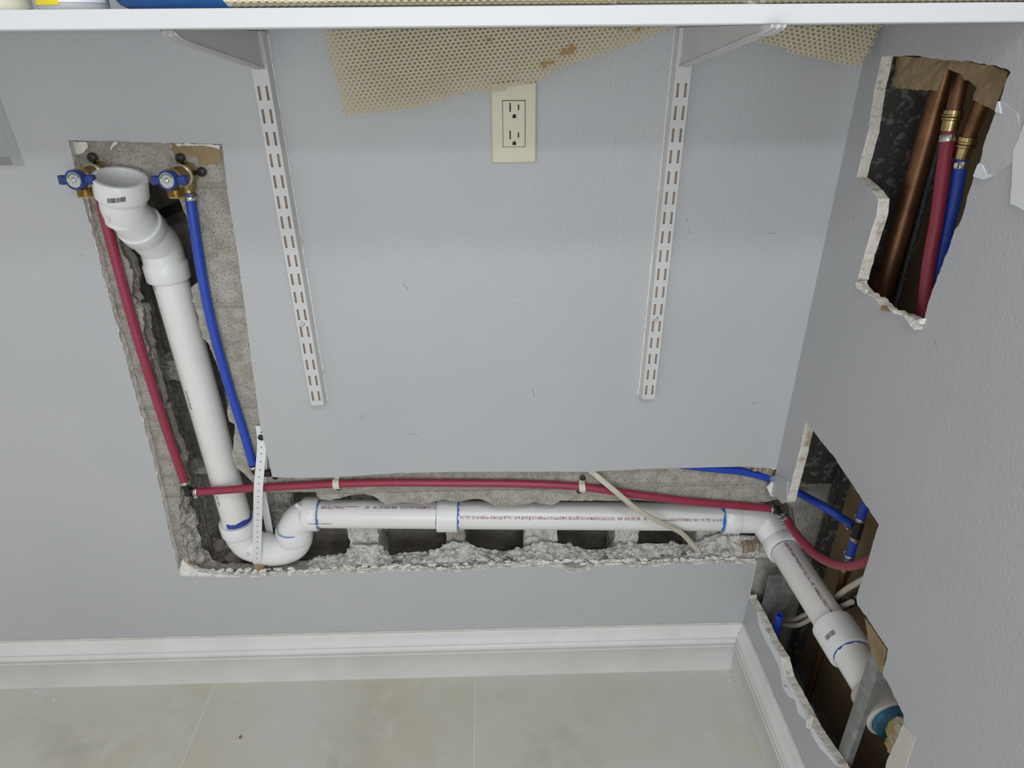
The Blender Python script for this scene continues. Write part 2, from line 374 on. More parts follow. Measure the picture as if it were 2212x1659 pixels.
# ---- floor tiles
floor = sheet('floor', [rect(XL, -1.5, X0 + .16, .25)], [], lambda a, b, d: V(a, b, -d), .0007, .03, GROUT, None); tag(floor, kind='structure')
g1a, g1b = U(1022, 1460, 'z', 0), U(1022, 1659, 'z', 0)
for (xa, xb) in ((-1.45, -.6685), (-.6655, -.0585), (-.0555, X0)):
    def xs(x, y): return x + (.020 * (-y) if abs(x + .667) < .01 else (.010 * (-y) if abs(x + .057) < .01 else 0))
    mb = MB(); y0, y1 = 0.0, -.60; e = .0006
    A = [V(xs(xa, y0), y0, 0), V(xs(xb, y0), y0, 0), V(xs(xb, y1), y1, 0), V(xs(xa, y1), y1, 0)]
    In = [V(xs(xa, y0) + e, y0 - e, 0), V(xs(xb, y0) - e, y0 - e, 0), V(xs(xb, y1) - e, y1 + e, 0), V(xs(xa, y1) + e, y1 + e, 0)]
    mb.add(In + [a - V(0, 0, e) for a in A] + [a - V(0, 0, .009) for a in A], [(0, 1, 2, 3)] + [(i, (i + 1) % 4, 4 + (i + 1) % 4, 4 + i) for i in range(4)] + [(4 + i, 4 + (i + 1) % 4, 8 + (i + 1) % 4, 8 + i) for i in range(4)] + [(11, 10, 9, 8)])
    mb.build('tile', TILE, floor)
for (xa, xb) in ((-1.45, -.9735), (-.9705, -.3635), (-.3605, .2465), (.2495, X0)):
    MB().box(V((xa + xb) / 2, -.603 - .30, -.0045), V((xb - xa) / 2, 0, 0), V(0, .2985, 0), V(0, 0, .0045), bev=.001).build('tile', TILE, floor)
# ---- baseboards
prof = [(0, .1400), (-.0060, .1400), (-.0070, .1385), (-.0085, .1300), (-.0120, .1210), (-.0175, .1135), (-.0180, .1120), (-.0110, .1105), (-.0105, .1078), (-.0130, .1062), (-.0172, .1030), (-.0190, .0985), (-.0186, .0935), (-.0150, .0915), (-.0130, .0900), (-.0135, .0885), (-.0200, .0878), (-.0205, .0850), (-.0160, .0838), (-.0150, .0825), (-.0150, .0), (0, .0)]
zk = .1388 / .14
def baseboard(name, A, B_, miterA, miterB, inward, chips):
    """extrude the moulding from A to B; inward = unit vector out of the wall; mitre slopes"""
    A, B_, inward = Vector(A), Vector(B_), Vector(inward); d = (B_ - A).normalized(); n = 90; vs = []
    for i in range(n + 1):
        for (o, z) in prof:
            s = i / n; p = A.lerp(B_, s) + inward * (-o) * 1.0
            if i == 0: p += d * miterA * (-o)
            if i == n: p -= d * miterB * (-o)
            w = 0
            if z > .139: w = .0010 * noise.noise(p * 40) + .0006 * noise.noise(p * 150)
            vs.append(V(p.x, p.y, z * zk + w))
    m = len(prof)
    fs = [(i * m + k, i * m + k + 1, (i + 1) * m + k + 1, (i + 1) * m + k) for i in range(n) for k in range(m - 1)]
    fs += [tuple(range(m)), tuple(range(n * m, n * m + m))[::-1]]
    o = mk(name, vs, fs, TRIMP, None, 40); tag(o, kind='structure'); return o
baseboard('baseboard_back', (XL, 0, 0), (X0, 0, 0), 0, 1, (0, -1, 0), 1)
baseboard('baseboard_right', (X0, YF, 0), (X0, 0, 0), 0, 1, (-1, 0, 0), 1)
# caulk bead along the top of the baseboards
for nm, a, b, inw in (('trim_1', V(XL, -.001, .139), V(X0, -.001, .139), V(0, -1, 0)), ('trim_2', V(X0 - .001, YF, .139), V(X0 - .001, 0, .139), V(-1, 0, 0))):
    pts = [a.lerp(b, i / 160) + V(0, 0, .0018 * noise.noise(a.lerp(b, i / 160) * 30)) for i in range(161)]
    o = MB().tube(pts, [.0028 + .0012 * noise.noise(p * 60) for p in pts], 6).build(nm, mat(nm + '_caulk', (.50, .49, .44), .7, col2=(.56, .56, .52), nscale=30), None, True); tag(o, kind='structure')

# ---- concrete block wall behind
G_px = [(318, 393), (350, 398), (384, 415), (391, 437), (405, 473), (418, 530), (432, 597), (427, 610), (413.7, 622), (416, 656), (427, 680), (437, 730), (451.5, 745), (471, 794), (485, 830), (493, 870), (490.5, 889), (495, 911), (507, 916), (504, 965), (501, 979), (504, 995), (512, 1012), (534, 1029), (547, 1043),
        (573, 1064), (605, 1064), (681, 1064), (691, 1078), (715, 1081), (754, 1070), (786, 1067), (806, 1071), (834, 1090), (868, 1085), (917, 1090), (954, 1078), (988, 1085), (1020, 1078), (1039, 1078), (1074, 1095), (1113, 1092), (1154, 1085), (1192, 1091), (1211, 1082), (1290, 1081), (1333, 1083), (1360, 1079), (1412, 1083), (1500, 1090), (1590, 1084), (1642, 1085), (1690, 1078), (1712, 1098)]
# these borders are seen at the block face; the lower and left ones are given at the face (F) and at the inner side (G)
Ftop = [bz(x, y, BF) for x, y in G_px]
Gin_px = [(1730, 1160), (1640, 1158), (1602, 1156), (1560, 1150), (1520, 1165), (1488, 1177), (1452, 1174), (1385, 1174), (1339, 1177), (1303, 1188), (1263, 1186), (1230, 1177), (1208, 1174), (1170, 1170), (1124, 1185), (1088, 1191), (1051, 1187), (1015, 1175), (978, 1170), (951, 1182), (925, 1196), (905, 1191), (844, 1200), (834, 1192), (815, 1176), (760, 1178), (749, 1195), (722, 1201), (683, 1202), (671, 1213), (649, 1222),
          (600, 1226), (544, 1229), (510, 1221), (478, 1216), (456, 1207), (451, 1192), (434, 1182), (434, 1160), (424, 1141), (429, 1131), (422, 1107), (410, 1090), (408, 1065), (413, 1041), (403, 1008), (408, 991), (402, 969), (385, 950), (371, 899), (349, 830), (337, 791), (334, 767), (335, 752), (327, 738), (319, 720), (327, 706), (320, 672), (305, 652), (295, 640), (301, 602), (290, 570), (268, 534), (264, 510), (262, 470), (290, 405)]
Fin_px = [(1730, 1208), (1640, 1205), (1602, 1203), (1560, 1200), (1520, 1198), (1488, 1200), (1452, 1202), (1385, 1206), (1339, 1208), (1303, 1210), (1263, 1212), (1230, 1210), (1208, 1208), (1170, 1210), (1124, 1212), (1088, 1212), (1051, 1212), (1015, 1215), (978, 1216), (951, 1216), (925, 1218), (905, 1218), (844, 1220), (834, 1220), (815, 1222), (760, 1224), (749, 1226), (722, 1228), (683, 1228), (671, 1230), (649, 1231),
          (600, 1233), (544, 1237), (500, 1238), (455, 1238), (420, 1228), (408, 1205), (398, 1180), (393, 1160), (390, 1141), (388, 1125), (390, 1107), (388, 1090), (390, 1065), (392, 1041), (388, 1010), (388, 991), (383, 969), (372, 950), (357, 899), (336, 830), (325, 791), (321, 767), (321, 752), (314, 738), (306, 720), (312, 706), (307, 672), (292, 652), (284, 640), (287, 602), (277, 570), (258, 534), (256, 510), (256, 470), (286, 405)]
SH = .034
Fin = [bz(x, y, BF) for x, y in Fin_px]
Gin = [bz(x, y, BF + SH) for x, y in Gin_px]
cavF = ragged(Ftop, .006, .0025, 21, 90, closed=False) + ragged(Fin, .006, .003, 22, 80, closed=False)
courses = [1.130 - .2032 * k for k in range(-1, 6)]     # bed joint heights
def block_cols(k): off = .127 if k % 2 == 0 else -.076; return [off + .4064 * j for j in range(-3, 3)]
expose = hole_back
ex = [p[0] for p in expose]; J = .005
vis_boxes = [rect(-.70, .28, -.39, 1.24), rect(-.70, .28, .80, .62)]
mort = sheet('mortar_bed', [[(-.72, .26), (.80, .26), (.80, .64), (-.38, .64), (-.38, 1.25), (-.72, 1.25)]], [cavF], FB, BF + .0016, BF + .012, MORTAR, wall_back, grid=.02, relief=.0006)
cnt = 0
for ci in range(len(courses) - 1):
    zt, zb = courses[ci] - J, courses[ci + 1] + J
    if ci == 0: pass
    par = 0 if ci in (2,) or ci % 2 == 0 else 1
    # course between .521 and .724 carries the joint at x=.127; the one below at -.076
    cols = [.127 + .4064 * j for j in range(-3, 3)] if (ci - 3) % 2 == 0 else [-.076 + .4064 * j for j in range(-3, 3)]
    for j in range(len(cols) - 1):
        xa, xb = cols[j] + J, cols[j + 1] - J
        xa_, xb_ = max(xa, -.72), min(xb, .80)
        if xa_ > .80 or xb_ < -.72 or xb_ - xa_ < .02: continue
        if zb > .64 and xa_ > -.38: continue
        if zb > .60 and xb_ > -.36: xb_ = min(xb_, -.36)
        if zt < .27: continue
        r = ragged(rect(xa_, zb, xb_, zt), .012, .0012, ci * 7 + j, 80)
        o = sheet('concrete_block', [r], [cavF], FB, BF, BF + .030, BLOCK, wall_back, grid=.009, relief=.0007, seed=ci * 10 + j, rel_freq=90)
courses_top = courses[0]
mb_low = sheet('concrete_block', [rect(.545, -.02, .80, .262)], [], FB, BF, BF + .03, BLOCK, wall_back, grid=.02, relief=.001)
# broken shell: ribbon from the face outline to the inner outline (left and lower borders)
def resample(P, n):
    P = [Vector(p) for p in P]; L = [0]
    for i in range(1, len(P)): L.append(L[-1] + (P[i] - P[i - 1]).length)
    out = []; j = 0
    for k in range(n):
        t = L[-1] * k / (n - 1)
        while j < len(P) - 2 and L[j + 1] < t: j += 1
        u = (t - L[j]) / max(L[j + 1] - L[j], 1e-9); out.append(P[j].lerp(P[j + 1], min(u, 1)))
    return out
def per_edge(P, step_src, k):   # same parametrisation for both outlines
    out = []
    for i in range(len(P) - 1):
        for j in range(k): out.append(Vector(P[i]).lerp(Vector(P[i + 1]), j / k))
    out.append(Vector(P[-1])); return out
K = 6; R_ = 9
Fp = per_edge([(a, BF, b) for a, b in Fin], 0, K); Gp = per_edge([(a, BF + SH, b) for a, b in Gin], 0, K)
def loft(name, A, B_, rows, amp, mats, parent, seed, freq=70, deep=None):
    vs = []; n = len(A)
    for r in range(rows + 1):
        t = r / rows
        for i in range(n):
            p = A[i].lerp(B_[i], t)
            q = p * freq + V(seed, 0, 0)
            w = noise.noise_vector(q) + .5 * noise.noise_vector(q * 2.7) + .25 * noise.noise_vector(q * 6)
            k = min(1, min(t, 1 - t) * 6 + .30) if r else .15
            p = p + w * amp * k
            if p.y < BF + .0005: p.y = BF + .0005
            vs.append(p)
    rr = rows
    if deep:
        for i in range(n): vs.append(B_[i] + deep)
        rr += 1
    fs = [(r * n + i, r * n + i + 1, (r + 1) * n + i + 1, (r + 1) * n + i) for r in range(rr) for i in range(n - 1)]
    return mk(name, vs, fs, mats, parent, False, fix=False)
lo_n = 31 * K
o = loft('broken_shell_edge', Fp[:lo_n + 1], Gp[:lo_n + 1], R_, .0060, CRUMB, wall_back, 3, deep=V(0, .012, -.06)); o['kind'] = 'stuff'
o = loft('broken_shell_edge', Fp[lo_n:], Gp[lo_n:], R_, .0045, BROKEN, wall_back, 5, deep=V(-.05, .012, 0)); o['kind'] = 'stuff'
# upper and right lips: short broken returns going back and away from the opening
ft = per_edge([(a, BF + .001, b) for a, b in Ftop], 0, 4)
inner = [p + V(0, SH, .006 if i > 100 else .004) + (V(.010, 0, 0) if i < 100 else V()) for i, p in enumerate(ft)]
o = loft('broken_lip', ft, inner, 5, .0035, BROKEN, wall_back, 9); o['kind'] = 'stuff'
# webs, rear shell inside the blocks
def lump_box(name, x0, x1, y0, y1, z0, z1, m, parent, amp=.004, n=14, seed=0):
    bm = bmesh.new(); bmesh.ops.create_cube(bm, size=1); bmesh.ops.subdivide_edges(bm, edges=bm.edges, cuts=n, use_grid_fill=True)
    for v in bm.verts:
        p = V(x0 + (v.co.x + .5) * (x1 - x0), y0 + (v.co.y + .5) * (y1 - y0), z0 + (v.co.z + .5) * (z1 - z0))
        w = noise.noise_vector(p * 45 + V(seed, 0, 0)) + .5 * noise.noise_vector(p * 120 + V(seed, 0, 0)) + .3 * noise.noise_vector(p * 260)
        v.co = p + w * amp
    me = bpy.data.meshes.new(name); bm.to_mesh(me); bm.free(); me.materials.append(m); return link(name, me, parent)
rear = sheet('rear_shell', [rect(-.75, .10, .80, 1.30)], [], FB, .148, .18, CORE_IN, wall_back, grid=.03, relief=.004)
for i, pxc in enumerate((790, 985, 1168, 1350, 1525)):
    c = U(pxc, 1165, 'y', .075).x; w = (.033, .020, .036, .026, .028)[i]
    lump_box('block_web', c - w, c + w, .062, .15, .24, .395 + .004 * i, CRUMB if i != 1 else BROKEN, wall_back, .0055, 16, i)
    lump_box('block_web', c - w * .7, c + w * .7, .098, .15, .38, .50, BROKEN, wall_back, .004, 12, i + 20)
cz = U(620, 1110, 'y', .10)
lump_box('block_web', cz.x - .055, cz.x + .012, .108, .15, .36, .56, BROKEN, wall_back, .007, 16, 44)
a = U(375, 800, 'y', .11); lump_box('block_web', a.x - .06, a.x + .05, .112, .15, a.z - .022, a.z + .020, BROKEN, wall_back, .007, 14, 31)
a = U(505, 800, 'y', .11); lump_box('block_web', a.x - .03, a.x + .05, .112, .15, a.z - .12, a.z - .05, BROKEN, wall_back, .006, 14, 32)
a = U(425, 1010, 'y', .11); lump_box('block_web', a.x - .07, a.x + .05, .118, .15, a.z - .020, a.z + .008, BROKEN, wall_back, .006, 14, 33)
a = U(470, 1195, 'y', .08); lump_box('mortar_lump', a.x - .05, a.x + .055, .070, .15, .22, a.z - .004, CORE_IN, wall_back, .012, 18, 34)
lump_box('block_web', -.73, -.655, .05, .15, .28, 1.22, BROKEN, wall_back, .004, 10, 35)
lump_box('block_web', -.41, -.36, .05, .15, .50, 1.22, BROKEN, wall_back, .004, 10, 36)

# ================================================================== fittings in the setting behind the right wall
SX = X0 + .0165
OPP = X0 + .0165 + .125
opp = sheet('opposite_board', [rect(-1.0, .0, .0155, 1.5)], [], FR, OPP - X0, OPP - X0 + .012, BROWN, wall_right)
def stud(name, y, z0, z1, m, face=-1, flange=.034, xd=None, m2=None, lip=.006, depth=.122):
    """C shaped sheet metal stud: web in the y plane, flanges on both boards"""
    mb = MB(); t = .0006; x0 = SX; x1 = SX + depth; zc = (z0 + z1) / 2; hz = (z1 - z0) / 2
    mb.box(V((x0 + x1) / 2, y, zc), V((x1 - x0) / 2, 0, 0), V(0, t, 0), V(0, 0, hz))
    for xx in (x0 + t, x1 - t): mb.box(V(xx, y + face * flange / 2, zc), V(t, 0, 0), V(0, flange / 2, 0), V(0, 0, hz))
    for xx in (x0 + lip / 2, x1 - lip / 2): mb.box(V(xx, y + face * flange, zc), V(lip / 2, 0, 0), V(0, t, 0), V(0, 0, hz))
    return mb.build(name, m, wall_right)
yk = U(1765, 1000, 'x', SX + .03).y
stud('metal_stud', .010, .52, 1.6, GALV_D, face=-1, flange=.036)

SL, zlo = .0, 0
# front stud crossing in front of the drain pipe, broken off on top
pa, pb = U(1893, 1400, 'x', SX), U(1822, 1640, 'x', SX)
ya = (pa.y + pb.y) / 2
mb = MB(); w = .0165
topz, botz = U(1885, 1392, 'x', SX).z, .02
q0 = V(SX + .0012, ya - w, 0); n = 26; vs = []
for i in range(n + 1):
    z = botz + (topz - botz) * i / n; sh = .004 * noise.noise(V(z * 20, 0, 3)); yy = ya + (z - .2) * .02
    tp = .006 if i == n else 0
    for (dx, dy, dz) in ((.010, -w, 0), (.0008, -w + .001, 0), (0, -w + .002, tp), (0, w - .006, 0), (.001, w - .004, -tp), (.016, w, -tp * 3)): vs.append(V(SX + .001 + dx, yy + dy + sh * .3, z + dz))
fs = [(i * 6 + k, i * 6 + k + 1, (i + 1) * 6 + k + 1, (i + 1) * 6 + k) for i in range(n) for k in range(5)]
mk('metal_stud', vs, fs, GALV, wall_right, 40, fix=False)
# stub of track by the corner
a = U(1690, 1228, 'x', SX + .022)
mb = MB(); y0 = a.y
for k, (z, dx) in enumerate(((0, 0),)):
    pass
TRK = U(1676, 1240, 'x', SX + .02)
mb.box(V(SX + .018, TRK.y - .004, .16), V(.015, 0, 0), V(0, .0006, 0), V(0, 0, TRK.z - .16)).box(V(SX + .033, TRK.y + .008, .16), V(.0006, 0, 0), V(0, .012, 0), V(0, 0, TRK.z - .165))
mb.build('metal_track', GALV, wall_right)
# dark stud deeper in the lower hole
yd = U(1790, 1130, 'x', OPP - .03).y
mb = MB(); zz0, zz1 = .05, 1.25
pS = U(1800, 1100, 'x', OPP - .012)
mb.box(V(OPP - .020, pS.y, .42), V(.0007, 0, 0), V(0, .012, 0), V(0, 0, .40)).box(V(OPP - .010, pS.y - .012, .42), V(.010, 0, 0), V(0, .0007, 0), V(0, 0, .40)).box(V(OPP - .023, pS.y - .010, .42), V(.0007, 0, 0), V(0, .003, 0), V(0, 0, .40))
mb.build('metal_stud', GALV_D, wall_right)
a, b2_ = U(1772, 1045, 'x', OPP - .004), U(1745, 1180, 'x', OPP - .004)
MB().box(V(OPP - .004, (a.y + b2_.y) / 2, .40), V(.004, 0, 0), V(0, .0045, 0), V(0, 0, .22)).build('board_edge', PLASTER, wall_right)
# bottom track on the slab
MB().box(V(SX + .062, -.55, .0025), V(.061, 0, 0), V(0, .54, 0), V(0, 0, .0008)).box(V(OPP - .0012, -.55, .014), V(.0006, 0, 0), V(0, .54, 0), V(0, 0, .012)).build('metal_track', GALV, wall_right)
# upper hole: stud web, dark edge, paper
uy0 = U(1893, 420, 'x', SX + .05).y
mbx = MB()
pU = U(1905, 400, 'x', SX + .001); pE = U(1992, 420, 'x', OPP - .03)
pU = U(1852, 390, 'x', SX)
mbx.box(V(SX + .046, pU.y + .003, 1.2), V(.046, 0, 0), V(0, .0007, 0), V(0, 0, .34))
mbx.box(V(OPP - .0012, pU.y + .018, 1.2), V(.0007, 0, 0), V(0, .015, 0), V(0, 0, .34))
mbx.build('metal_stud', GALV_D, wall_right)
pL = U(1995, 430, 'x', OPP - .022)
MB().box(V(OPP - .022, pL.y, 1.2), V(.0007, 0, 0), V(0, .0028, 0), V(0, 0, .34)).build('metal_stud', GALV, wall_right)
# torn tan paper across the top of the upper hole
tp_px = [(1940, 121), (2060, 128), (2140, 142), (2176, 156), (2160, 205), (2148, 238), (2126, 226), (2100, 216), (2108, 192), (2092, 176), (2080, 170), (2074, 160), (2056, 152), (2045, 150), (2034, 168), (2024, 195), (1990, 196), (1922, 187)]
o = sheet('torn_paper', [ragged([ry(x, y, SX + .010) for x, y in tp_px], .005, .002, 8, 110)], [], FR, .0265, .0275, PAPER_T, wall_right, grid=.008, relief=.004, rel_freq=30)
tag(o, 'tan torn gypsum paper')
# white torn flake on the right border of that hole
fl_px = [(2154, 222), (2166, 218), (2200, 246), (2212, 300), (2212, 330), (2190, 350), (2150, 380), (2128, 387), (2107, 382), (2118, 352), (2128, 311), (2140, 277), (2153, 242)]
o = sheet('torn_paper', [ragged([ry(x, y) for x, y in fl_px], .006, .001, 9, 80)], [HU], FR, -.0016, 0, mat('skim_coat', (.46, .465, .475), .6, bump=.0004, bscale=120), wall_right); tag(o, 'smooth skim coat patch')
for q in ([(2152, 221), (2163, 219), (2167, 245), (2150, 240)], [(2107, 381), (2118, 352), (2126, 356), (2135, 374), (2150, 380), (2128, 388)]): sheet('torn_paper', [[ry(x, y) for x, y in q]], [HU], FR, -.003, 0, PAPER_W, wall_right)
fl_px = [(2193, 325), (2240, 210), (2240, 470), (2186, 440)]
o = sheet('plaster_patch', [ragged([ry(x, y) for x, y in fl_px], .006, .0012, 10, 60)], [], FR, -.0022, 0, SHELFM, wall_right)
for k, q in enumerate(([(1955, 680), (1966, 690), (1990, 708), (1985, 712), (1976, 712), (1960, 692)], [(1905, 660), (1925, 668), (1922, 671), (1912, 672), (1904, 668)], [(1850, 608), (1872, 626), (1868, 634), (1854, 622), (1849, 614)], [(1918, 664), (1950, 676), (1975, 692), (1996, 688), (1992, 700), (1976, 703), (1955, 684), (1930, 676)])):
    sheet('torn_paper', [ragged([ry(x, y, X0 - .003) for x, y in q], .003, .0012, 40 + k, 120)], [], FR, -.0045, .0004, PLASTER if k != 1 else PAPER_T, wall_right, grid=.005, relief=.0015, rel_freq=90)
# lower hole: torn white paper strip and bare gypsum along its lower border
st = [(1636, 1322), (1650, 1352), (1664, 1382), (1688, 1420), (1698, 1462), (1722, 1505), (1755, 1570), (1785, 1615), (1812, 1655), (1806, 1652), (1772, 1615), (1756, 1590), (1746, 1560), (1725, 1540), (1718, 1512), (1700, 1500), (1690, 1478), (1686, 1445), (1672, 1415), (1655, 1385), (1640, 1350)]
o = sheet('torn_paper', [ragged([ry(x, y) for x, y in st], .005, .001, 12, 90)], [HL], FR, -.0012, .0002, PAPER_W, wall_right); tag(o, 'strip of white torn paper along the cut')
for k, (pts) in enumerate(([(1692, 1480), (1702, 1486), (1703, 1494), (1692, 1490)], [(1742, 1555), (1757, 1548), (1750, 1575), (1742, 1572)])):
    sheet('torn_paper', [[ry(x, y, X0 - .003) for x, y in pts]], [], FR, -.004, -.003, PLASTER, wall_right)
# torn gypsum beside the lower right border
tg = [(1952, 1563), (1978, 1592), (1958, 1659), (1950, 1700), (1905, 1700), (1918, 1640), (1937, 1600)]
o = sheet('torn_paper', [ragged([ry(x, y) for x, y in tg], .005, .001, 13, 90)], [HL], FR, -.0010, .0002, mat('bare_gypsum_face', (.50, .475, .43), .85, spec=.2, bump=.001, bscale=90), wall_right); tag(o, 'bare gypsum where paint peeled away')
tb = [(1870, 1335), (1903, 1382), (1917, 1404), (1906, 1454), (1893, 1430), (1884, 1408), (1878, 1385)]
sheet('torn_paper', [ragged([ry(x, y, SX) for x, y in tb], .004, .001, 14, 90)], [], FR, .0150, .0172, PAPER_T, wall_right)
# hanging painted corner flap
cf = [(1640, 1022), (1672, 1010), (1684, 985), (1727, 975), (1716, 1030), (1702, 1086), (1690, 1088), (1680, 1078), (1666, 1068), (1660, 1056), (1668, 1040)]
flp = [bz(x, y, -.004) for x, y in [(1656, 1052), (1668, 1040), (1676, 1050), (1672, 1074), (1664, 1070)]]
sheet('torn_paper', [flp], [], FB, -.005, -.004, PAPER_W, wall_back)
cp = [(1664, 1030), (1680, 1026), (1702, 1040), (1700, 1084), (1690, 1088), (1680, 1076), (1662, 1062), (1660, 1050)]
o = sheet('torn_paper', [ragged([ry(x, y, X0 - .001) for x, y in cp], .004, .001, 20, 90)], [], FR, -.0018, .0004, PAINT_SIDE, wall_right)
# plaster ridge lumps along the lower cut, chips of paint
mb = MB(); rnd = random.Random(5)
for i in range(210):
    x = rnd.uniform(400, 1600); yb = np.interp(x, [388, 560, 820, 960, 1160, 1420, 1620], [1240, 1242, 1232, 1232, 1220, 1219, 1214])
    p = U(x, yb - rnd.uniform(2, 12), 'y', rnd.uniform(.001, .012)); s = rnd.uniform(.0015, .0040)
    bm = bmesh.new(); bmesh.ops.create_icosphere(bm, subdivisions=2, radius=1)
    mb.add([p + V(v.co.x * s * rnd.uniform(1, 2.6), v.co.y * s, v.co.z * s * .7) + noise.noise_vector(v.co * 1.4 + p * 50) * s * 1.3 for v in bm.verts], [tuple(v.index for v in f.verts) for f in bm.faces]); bm.free()
o = mb.build('plaster_crumbs', PLASTER, wall_back); o['kind'] = 'stuff'
# patches left on the block face inside the top of the hole
def patch(px, m, y, nm, seed, lbl=None):
    o = sheet(nm, [ragged([bz(x, y_, BF) for x, y_ in px], .004, .0015, seed, 120)], [], FB, y, BF + .0008, m, wall_back, grid=.006, relief=.0012, rel_freq=60)
    if lbl: tag(o, lbl)
patch([(152, 304), (190, 306), (194, 318), (182, 330), (170, 333), (160, 330), (156, 318), (152, 312)], PLASTER, BF - .004, 'plaster_patch', 31)
patch([(376, 309), (476, 312), (478, 346), (472, 352), (448, 356), (432, 352), (425, 338), (400, 334), (382, 332), (370, 325)], PAPER_T, BF - .0015, 'torn_paper', 32, 'tan paper stuck to the block')
patch([(380, 309), (476, 312), (477, 322), (462, 318), (440, 313), (420, 315), (400, 313), (386, 316)], PLASTER, BF - .004, 'plaster_patch', 33)
patch([(250, 304), (262, 306), (248, 316), (243, 324), (240, 318)], PLASTER, BF - .004, 'plaster_patch', 34)
# plaster left edge flakes along the vertical cut
lf = [(178, 400), (190, 430), (197, 470), (206, 520), (216, 548), (212, 570), (226, 640), (238, 680), (250, 700), (258, 750), (272, 800), (290, 860), (304, 930), (318, 985), (332, 1010), (345, 1050), (356, 1100), (370, 1160), (388, 1235),
      (384, 1240), (362, 1160), (345, 1080), (325, 990), (300, 890), (268, 770), (240, 680), (200, 530), (170, 400)]
sheet('plaster_patch', [ragged([bz(x, y, .010) for x, y in lf], .004, .0018, 35, 120)], [], FB, .010, .016, PLASTER, wall_back)
lc = [(384, 1240), (395, 1205), (398, 1214), (412, 1226), (430, 1236), (470, 1241), (500, 1243), (480, 1247), (388, 1246)]
sheet('plaster_patch', [ragged([bz(x, y, .004) for x, y in lc], .004, .0015, 36, 120)], [], FB, .004, .016, PLASTER, wall_back)
o = sheet('torn_paper', [ragged([bz(x, y, .010) for x, y in [(392, 1208), (420, 1220), (420, 1231), (405, 1228), (396, 1220)]], .003, .001, 37, 120)], [], FB, .009, .015, PAPER_T, wall_back)

# ---- small marks on the painted surface are thin smears of dirt
SCUFF = mat('scuff_grey', (.20, .20, .205), .7)
def smear(px, wall, m=SCUFF, r=.0007):
    pts = [U(x, y, 'y' if wall == 'b' else 'x', 0 if wall == 'b' else X0) for x, y in px]
    mb = MB(); mb.tube(pts, r * .5, 5)
    for v in mb.v:
        if wall == 'b': v.y = v.y * .25 - .0002
        else: v.x = X0 + (v.x - X0) * .25 - .0002
    o = mb.build('scuff_mark', m, wall_back if wall == 'b' else wall_right); return o
for s, w in (([(876, 937), (890, 938), (905, 941)], 'b'), ([(782, 896), (778, 905), (790, 898)], 'b'), ([(752, 995), (755, 996)], 'b'), ([(551, 784), (553, 787)], 'b'), ([(1150, 838), (1155, 858)], 'b'), ([(1622, 872), (1638, 868)], 'b'), ([(870, 612), (882, 626)], 'b'),
             ([(1660, 503), (1676, 505)], 'b'), ([(1482, 470), (1486, 478)], 'b'), ([(1488, 498), (1492, 504)], 'b'), ([(175, 550), (180, 553)], 'b'), ([(1372, 1225), (1378, 1226)], 'b'), ([(1167, 1331), (1171, 1332)], 'b')):
    smear(s, w, r=.0009 if len(s) == 2 else .0006)
smear([(2019, 734), (2024, 748)], 'r', PAPER_T); smear([(1843, 466), (1845, 478)], 'r', PAPER_T)

# ================================================================== SHELF AND HARDWARE
SY = -.33
zb = U(1106, 57, 'y', SY).z; zt = zb + .0178
zl, zr = U(0, 63, 'y', SY).z, U(2212, 45, 'y', SY).z
xl_, xr_ = -.95, X0 - .001
slope = (zr - zl) / (U(2212, 45, 'y', SY).x - U(0, 63, 'y', SY).x)
def shz(x, top=True): return (zt if top else zb) + slope * (x - U(1106, 57, 'y', SY).x)
mb = MB(); bv = .0012
yy = [(SY, 0, bv), (SY + bv, 0, 0), (-.002, 0, 0), (-.002, 1, 0), (SY + bv, 1, 0), (SY, 1, -bv)]
vs = [V(x, y, shz(x, t) + d) for x in (xl_, xr_) for (y, t, d) in yy]
mb.add(vs, [tuple(range(6))[::-1], tuple(range(6, 12))] + [(k, (k + 1) % 6, 6 + (k + 1) % 6, 6 + k) for k in range(6)])
o = mb.build('shelf', SHELFM); tag(o, 'white laminate shelf board across the top of the picture', 'shelf')

